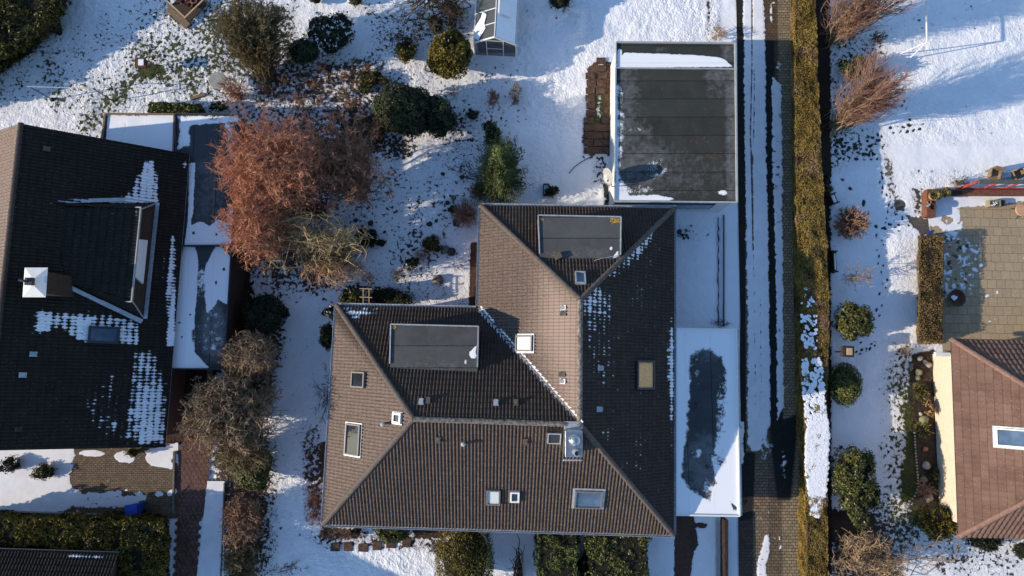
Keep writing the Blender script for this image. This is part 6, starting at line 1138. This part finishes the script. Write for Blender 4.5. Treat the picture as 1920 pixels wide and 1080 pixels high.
# red screen with grey-green beam
t = thing('garden_screen', 'red-posted garden screen with grey-green top beam above the patio', 'screen', P(1850, 358, 0))
for x_ in (1794, 1836, 1875, 1914, 1955):
    q = P(x_, 356, 0); hh = 1.78 if x_ == 1794 else 1.6; m = MB(); m.box((q.x, q.y, hh/2), (.13 if x_ == 1794 else .08, .13 if x_ == 1794 else .08, hh)); m.build('post', M['redwood'], t)
q0_, q1_ = P(1794, 356, 0), P(2000, 358, 0); m = MB(); m.bar((q0_.x, q0_.y, 1.83), (q1_.x, q1_.y, 1.83), .22, .1); m.build('top_beam', M['greybeam'], t)
for hh in (.12, .42): m = MB(); m.bar((q0_.x+.08, q0_.y, hh), (q1_.x, q1_.y, hh), .06, .1); m.build('rail', M['redwood'], t)
m = MB(); m.bar((q0_.x, q0_.y-.28, .1), (q1_.x, q1_.y-.28, .1), .08, .14); m.build('rail', M['redwood'], t)
# wicker chairs and table behind it
def wicker(label, px, py, a):
    c = P(px, py, .4); t = thing('wicker_chair', label, 'chair', (c.x, c.y, 0)); x = Vector((math.cos(a), math.sin(a), 0)); y = Vector((-x.y, x.x, 0)); z = Vector((0, 0, 1)); wm = M['wood']
    m = MB(); m.box(c-z*.05, (.55, .55, .12), (x, y, z)); m.build('seat', wm, t, bevel=.03); m = MB(); m.box(c-y*.27+z*.28, (.58, .08, .55), (x, y, z)); m.build('backrest', wm, t, bevel=.03)
    for k in (-1, 1): m = MB(); m.box(c+x*.27*k+z*.1, (.07, .5, .28), (x, y, z)); m.build('armrest', wm, t, bevel=.02)
    for i in (-1, 1):
        for j in (-1, 1): m = MB(); m.box(c+x*.23*i+y*.23*j-z*.25, (.05, .05, .32), (x, y, z)); m.build('leg', wm, t)
wicker('brown wicker chair behind the red screen, left of the glass table', 1863, 327, 2.9); wicker('brown wicker chair behind the red screen, right of the glass table', 1906, 328, 3.5)
t = thing('garden_table', 'small dark glass-topped table between the wicker chairs', 'table', P(1886, 333, 0)); c = P(1886, 332, .6); m = MB(); m.box(c, (.6, .5, .03)); m.build('table_top', M['blueglass'], t)
for i in (-1, 1):
    for j in (-1, 1): m = MB(); m.box(c+Vector((.25*i, .2*j, -.3)), (.04, .04, .58)); m.build('leg', M['darkmetal'], t)
# patio things
t = thing('stone_planter', 'mossy rectangular stone trough with snow on its soil', 'planter', P(1862, 381, 0)); m = MB(); bx(m, 1862, 382, .25, .64, .36, .42); m.build('trough', M['olivestone'], t, bevel=.02); m = MB(); bx(m, 1864, 382, .475, .44, .24, .02); m.build('soil', M['darkstone'], t); m = MB(); R = random.Random(2)
for _ in range(16): m.blob(P(1864, 382, .49)+Vector((R.uniform(-.18, .18), R.uniform(-.1, .1), 0)), (.035, .03, .012), _, .2, 1)
m.build('snow_patches', M['snow'], t)
m = MB(); bx(m, 1879, 381, .22, .2, .3, .3); o = m.build('slate_box', M['darkstone'], bevel=.02); tag(o, 'small blue-grey stone box touching the mossy trough', 'box')
t = thing('stump_table', 'round pale log slice table at the right edge of the patio', 'table', P(1912, 394, 0)); c = P(1915, 394, .45); m = MB(); m.lathe((c.x, c.y, .4), [(.31, 0), (.33, .03), (.33, .06), (.3, .08)], 24); m.build('table_top', mat_plain('cut_log', (.55, .33, .19), .7, .25, 14), t)
for k in range(3): m = MB(); q = k*2.1+.5; m.tube([(c.x+.4*math.cos(q), c.y+.4*math.sin(q), 0), (c.x+.12*math.cos(q), c.y+.12*math.sin(q), .4)], .02, 6); m.build('leg', M['darkmetal'], t)
t = thing('fire_bowl', 'rusty fire bowl with snow inside on the shaded patio edge', 'fire bowl', P(1793, 560, 0)); c = P(1793, 559, .3); m = MB(); m.lathe((c.x, c.y, .06), [(.16, 0), (.34, .1), (.46, .28), (.49, .3), (.44, .27), (.3, .12), (.05, .05)], 26); m.build('bowl', M['rust'], t); m = MB(); m.blob((c.x-.05, c.y+.03, .2), (.17, .14, .04), 3, .3, 2); m.build('snow_heap', M['snow'], t)
# satellite-side planter box
t = thing('planter_box', 'square dark planter box half filled with snow beside the potted conifer', 'planter', P(1023, 356, 0)); c = P(1024, 356, .15)
m = MB()
for dx, dy, sx, sy in ((-.16, 0, .04, .62), (.16, 0, .04, .62), (0, .31, .28, .04), (0, -.31, .28, .04)): m.box(c+Vector((dx, dy, 0)), (sx, sy, .3))
m.build('box', M['darkwood'], t); m = MB(); m.box(c-Vector((0, 0, .05)), (.28, .58, .12)); m.build('snow_fill', M['snow'], t)
m = MB(); m.tube([P(1067, 325, .03), P(1076, 314, .03), (P(1088, 305, .03)), P(1102, 297, .04), P(1114, 290, .05), P(1124, 282, .07), P(1136, 270, .08)], .022, 6); o = m.build('garden_hose', M['darkmetal']); tag(o, 'thin black hose curving through the snow left of the long garage', 'hose')
# trellis
t = thing('trellis', 'small weathered wooden trellis over the variegated shrub', 'trellis', P(690, 560, 0))
for x_ in (681, 692): m = MB(); m.bar(P(x_, 540, 1.7), P(x_, 574, 1.7), .04, .04); m.build('upright', M['palewood'], t)
for y_ in (541, 557): m = MB(); m.bar(P(674, y_, 1.75), P(698, y_+1, 1.75), .04, .04); m.build('crossbar', M['palewood'], t)
for x_ in (681, 692): m = MB(); q = P(x_, 541, 1.7); m.bar(q, (q.x, q.y, 0), .05, .05, up=(0, 1, 0)); m.build('post', M['wood'], t)
# edging along the corner hedge and beds
m = MB(); e_ = [P(-20, 957, .08), P(40, 959, .08), P(130, 962, .08), P(245, 967, .08)]
for a, b in zip(e_[:-1], e_[1:]): m.bar(a, b, .07, .16)
o = m.build('garden_edging', M['trim']); tag(o, 'thin pale edging line along the north side of the L-shaped hedge', 'edging')
m = MB(); e_ = [P(421, 905, .08), P(418, 1000, .08), P(413, 1110, .08)]
for a, b in zip(e_[:-1], e_[1:]): m.bar(a, b, .06, .14)
o = m.build('garden_edging', M['stone']); tag(o, 'grey kerb edge between the snowy path strip and the lower-left shrubs', 'edging')
m = MB(); m.bar(P(327, 846, .1), P(325, 962, .1), .1, .14); o = m.build('garden_edging', M['stone']); tag(o, 'short kerb between the brown forecourt and the hexagon path', 'edging')
# stepping stones south of the house
for i, (x_, y_) in enumerate([(628, 1026), (653, 1025), (681, 1027), (707, 1023), (733, 1020), (762, 1017)]):
    m = MB(); R = random.Random(50+i); c = P(x_, y_, .03); m.prism([(c.x+.25*sx*R.uniform(.85, 1.1), c.y+.23*sy*R.uniform(.85, 1.1)) for sx, sy in ((-1, -1), (1, -1), (1, 1), (-1, 1))], -.02, .055); o = m.build('stepping_stone', M['slab'], bevel=.015)
    tag(o, 'brown square stepping stone, number %s from the west in the curved row' % ('one', 'two', 'three', 'four', 'five', 'six')[i], 'stepping stone', 'stepping stones south of the main house')
# boulders
def rock(label, x_, y_, r, mat, h=.6, group=None, seed=0, name='boulder'):
    s = r/33.5; c = P(x_, y_, s*h*.5); m = MB(); m.blob((c.x, c.y, s*h*.35), (s, s*(.8+.3*random.Random(seed).random()), s*h), seed, .16, 2); o = m.build(name, M[mat], smooth=True); tag(o, label, 'stone', group); return o
for i, (x_, y_, r, mt, lb) in enumerate([(855, 418, 7, 'darkstone', 'dark oval boulder nearest the brown grass clump'), (805, 420, 5.5, 'darkstone', 'dark round stone left of the brown grass clump'), (818, 414, 3.5, 'darkstone', 'tiny dark stone between two larger ones on the lawn'), (850, 371, 5.5, 'stone', 'brown stone at the foot of the bare twigs left of the conifer'),
     (839, 380, 5, 'darkstone', 'dark stone below the brown one left of the conifer'), (835, 468, 9, 'stone', 'grey boulder touching the round heather'), (846, 472, 9, 'darkstone', 'black boulder right of the grey one by the heather'), (821, 524, 11, 'stone', 'tall brown rock standing alone near the house wall'),
     (608, 587, 6, 'darkstone', 'black stone at the north-west house corner'), (695, 418, 5.5, 'darkstone', 'dark stone above the spiky plant'), (721, 435, 3.2, 'darkstone', 'small dark stone right of the spiky plant'), (667, 413, 4.5, 'darkstone', 'dark stone under the brown tree branches'), (703, 332, 5, 'darkstone', 'dark stone at the right edge of the brown tree'),
     (866, 332, 4.5, 'darkstone', 'small black stone on the lit lawn left of the conifer'), (830, 326, 4, 'darkstone', 'small black stone among the sparse bare twigs'), (766, 290, 4, 'darkstone', 'small black stone below the big evergreens'),
     (1725, 672, 5.5, 'palestone', 'pale rounded stone at the top of the cream wall bed'), (1735, 679, 4.5, 'palestone', 'pale stone right of the topmost one by the cream wall'), (1742, 684, 6, 'palestone', 'pale stone nearest the cream wall top'), (1723, 698, 7, 'olivestone', 'olive-grey boulder in the cream wall bed'), (1721, 708, 5, 'olivestone', 'small olive stone below the olive boulder'),
     (1709, 684, 4, 'stone', 'grey-brown stone at the snowy edge of the cream wall bed'), (1708, 691, 4, 'stone', 'grey-brown stone just below another at the bed edge'), (1733, 788, 9, 'olivestone', 'large mossy boulder between the two spiky tufts'), (1727, 776, 4, 'palestone', 'small pale stone left of the dried hydrangea'),
     (1738, 873, 8, 'palestone', 'large tan boulder midway along the cream wall'), (1732, 899, 6.5, 'stone', 'round grey boulder below the large tan one'), (1743, 934, 8, 'palestone', 'pale boulder above the golden spreading conifer'), (1735, 842, 5.5, 'terracotta', 'reddish stone in the bed below the lower spiky tuft')]):
    rock(lb, x_, y_, r, mt, .65, 'boulders in the gardens', i)
c = P(683, 370, .2); m = MB(); m.lathe((c.x, c.y, 0), [(.05, 0), (.15, .06), (.19, .19), (.15, .32), (.05, .37)], 16); o = m.build('garden_ball', M['darkstone'], smooth=True); tag(o, 'dark round garden ball at the edge of the brown tree', 'ball')
c = P(803, 290, .2); m = MB(); m.lathe((c.x, c.y, 0), [(.05, 0), (.12, .05), (.15, .15), (.12, .25), (.04, .3)], 16); o = m.build('garden_ball', M['steel'], smooth=True); tag(o, 'shiny grey garden ball on the lit snow below the evergreens', 'ball')
R = random.Random(12); line = [(1715, 812), (1717, 850), (1720, 885), (1722, 912), (1715, 930), (1706, 940), (1700, 955), (1700, 972), (1708, 988), (1718, 1002), (1730, 1010)]; k = 0
for a, b in zip(line[:-1], line[1:]):
    L = math.hypot(b[0]-a[0], b[1]-a[1])
    for i in range(int(L/5.2)):
        t_ = i/int(L/5.2); c = P(a[0]+(b[0]-a[0])*t_, a[1]+(b[1]-a[1])*t_, .04); m = MB(); m.blob((c.x, c.y, .03), (R.uniform(.06, .09), R.uniform(.055, .08), .05), k, .12, 1); o = m.build('edging_stone', M['palestone']); k += 1
        tag(o, 'small pale edging stone in the curved row beside the cream wall bed', 'stone', 'edging stones of the curved bed')
# dead leaves and grass poking through the snow: nobody could count them
def scatter(name, label, polys, mat, L, Wd, seed, up=0.0, spray=.2):
    rs = np.random.RandomState(seed); Ps = []
    for poly, n in polys:
        a = np.array(poly, float); q = rs.rand(n*3, 2)*(a.max(0)-a.min(0))+a.min(0); q = q[sdist(q, poly) > 0][:n]; q = q[vnoise(q[:, 0]*.12, q[:, 1]*.12, 1.0, seed) > rs.rand(len(q))*.75]
        Ps += [tuple(P(x, y, .03+.03*rs.rand())) for x, y in q]
    Ps = np.array(Ps); N = np.tile([0, 0, 1.0], (len(Ps), 1)); o = leaves(name, Ps, N, rs, L, Wd, mat, None, spray, .5, up); return tag(o, label, 'ground cover', None, 'stuff')
scatter('leaf_litter', 'fallen brown leaves and stalks lying on the snowy beds', [([(480, 105), (700, 105), (770, 180), (700, 240), (480, 205)], 2600), ([(440, 200), (720, 190), (740, 260), (700, 420), (640, 530), (470, 540)], 2600), ([(565, 830), (606, 840), (606, 985), (570, 985)], 500), ([(600, 990), (800, 990), (800, 1008), (600, 1012)], 350), ([(410, 640), (520, 640), (520, 1080), (415, 1080)], 2600),
    ([(690, 500), (790, 495), (880, 570), (640, 575)], 700), ([(1556, 60), (1660, 60), (1600, 250), (1556, 250)], 500), ([(1556, 960), (1660, 985), (1700, 1080), (1556, 1080)], 900), ([(1712, 660), (1752, 655), (1768, 960), (1710, 980)], 900), ([(690, 10), (880, 5), (860, 60), (700, 110)], 500), ([(700, 240), (890, 250), (890, 330), (730, 310)], 260), ([(1118, 130), (1150, 120), (1150, 235), (1130, 235)], 420)], F_['litter'], .11, .045, 31)
scatter('grass_tufts', 'green grass blades showing through thin snow', [([(255, 75), (300, 75), (310, 150), (240, 160)], 700), ([(395, 10), (435, 20), (440, 130), (400, 130)], 900), ([(140, 200), (240, 170), (215, 255), (150, 245)], 500), ([(1690, 740), (1716, 745), (1722, 930), (1688, 945)], 1300), ([(1650, 640), (1715, 660), (1715, 960), (1650, 1000)], 800), ([(90, 160), (240, 160), (240, 200), (100, 205)], 300), ([(420, 20), (560, 10), (540, 150), (440, 140)], 1300)], F_['ivy'], .10, .025, 32, 0, .6)
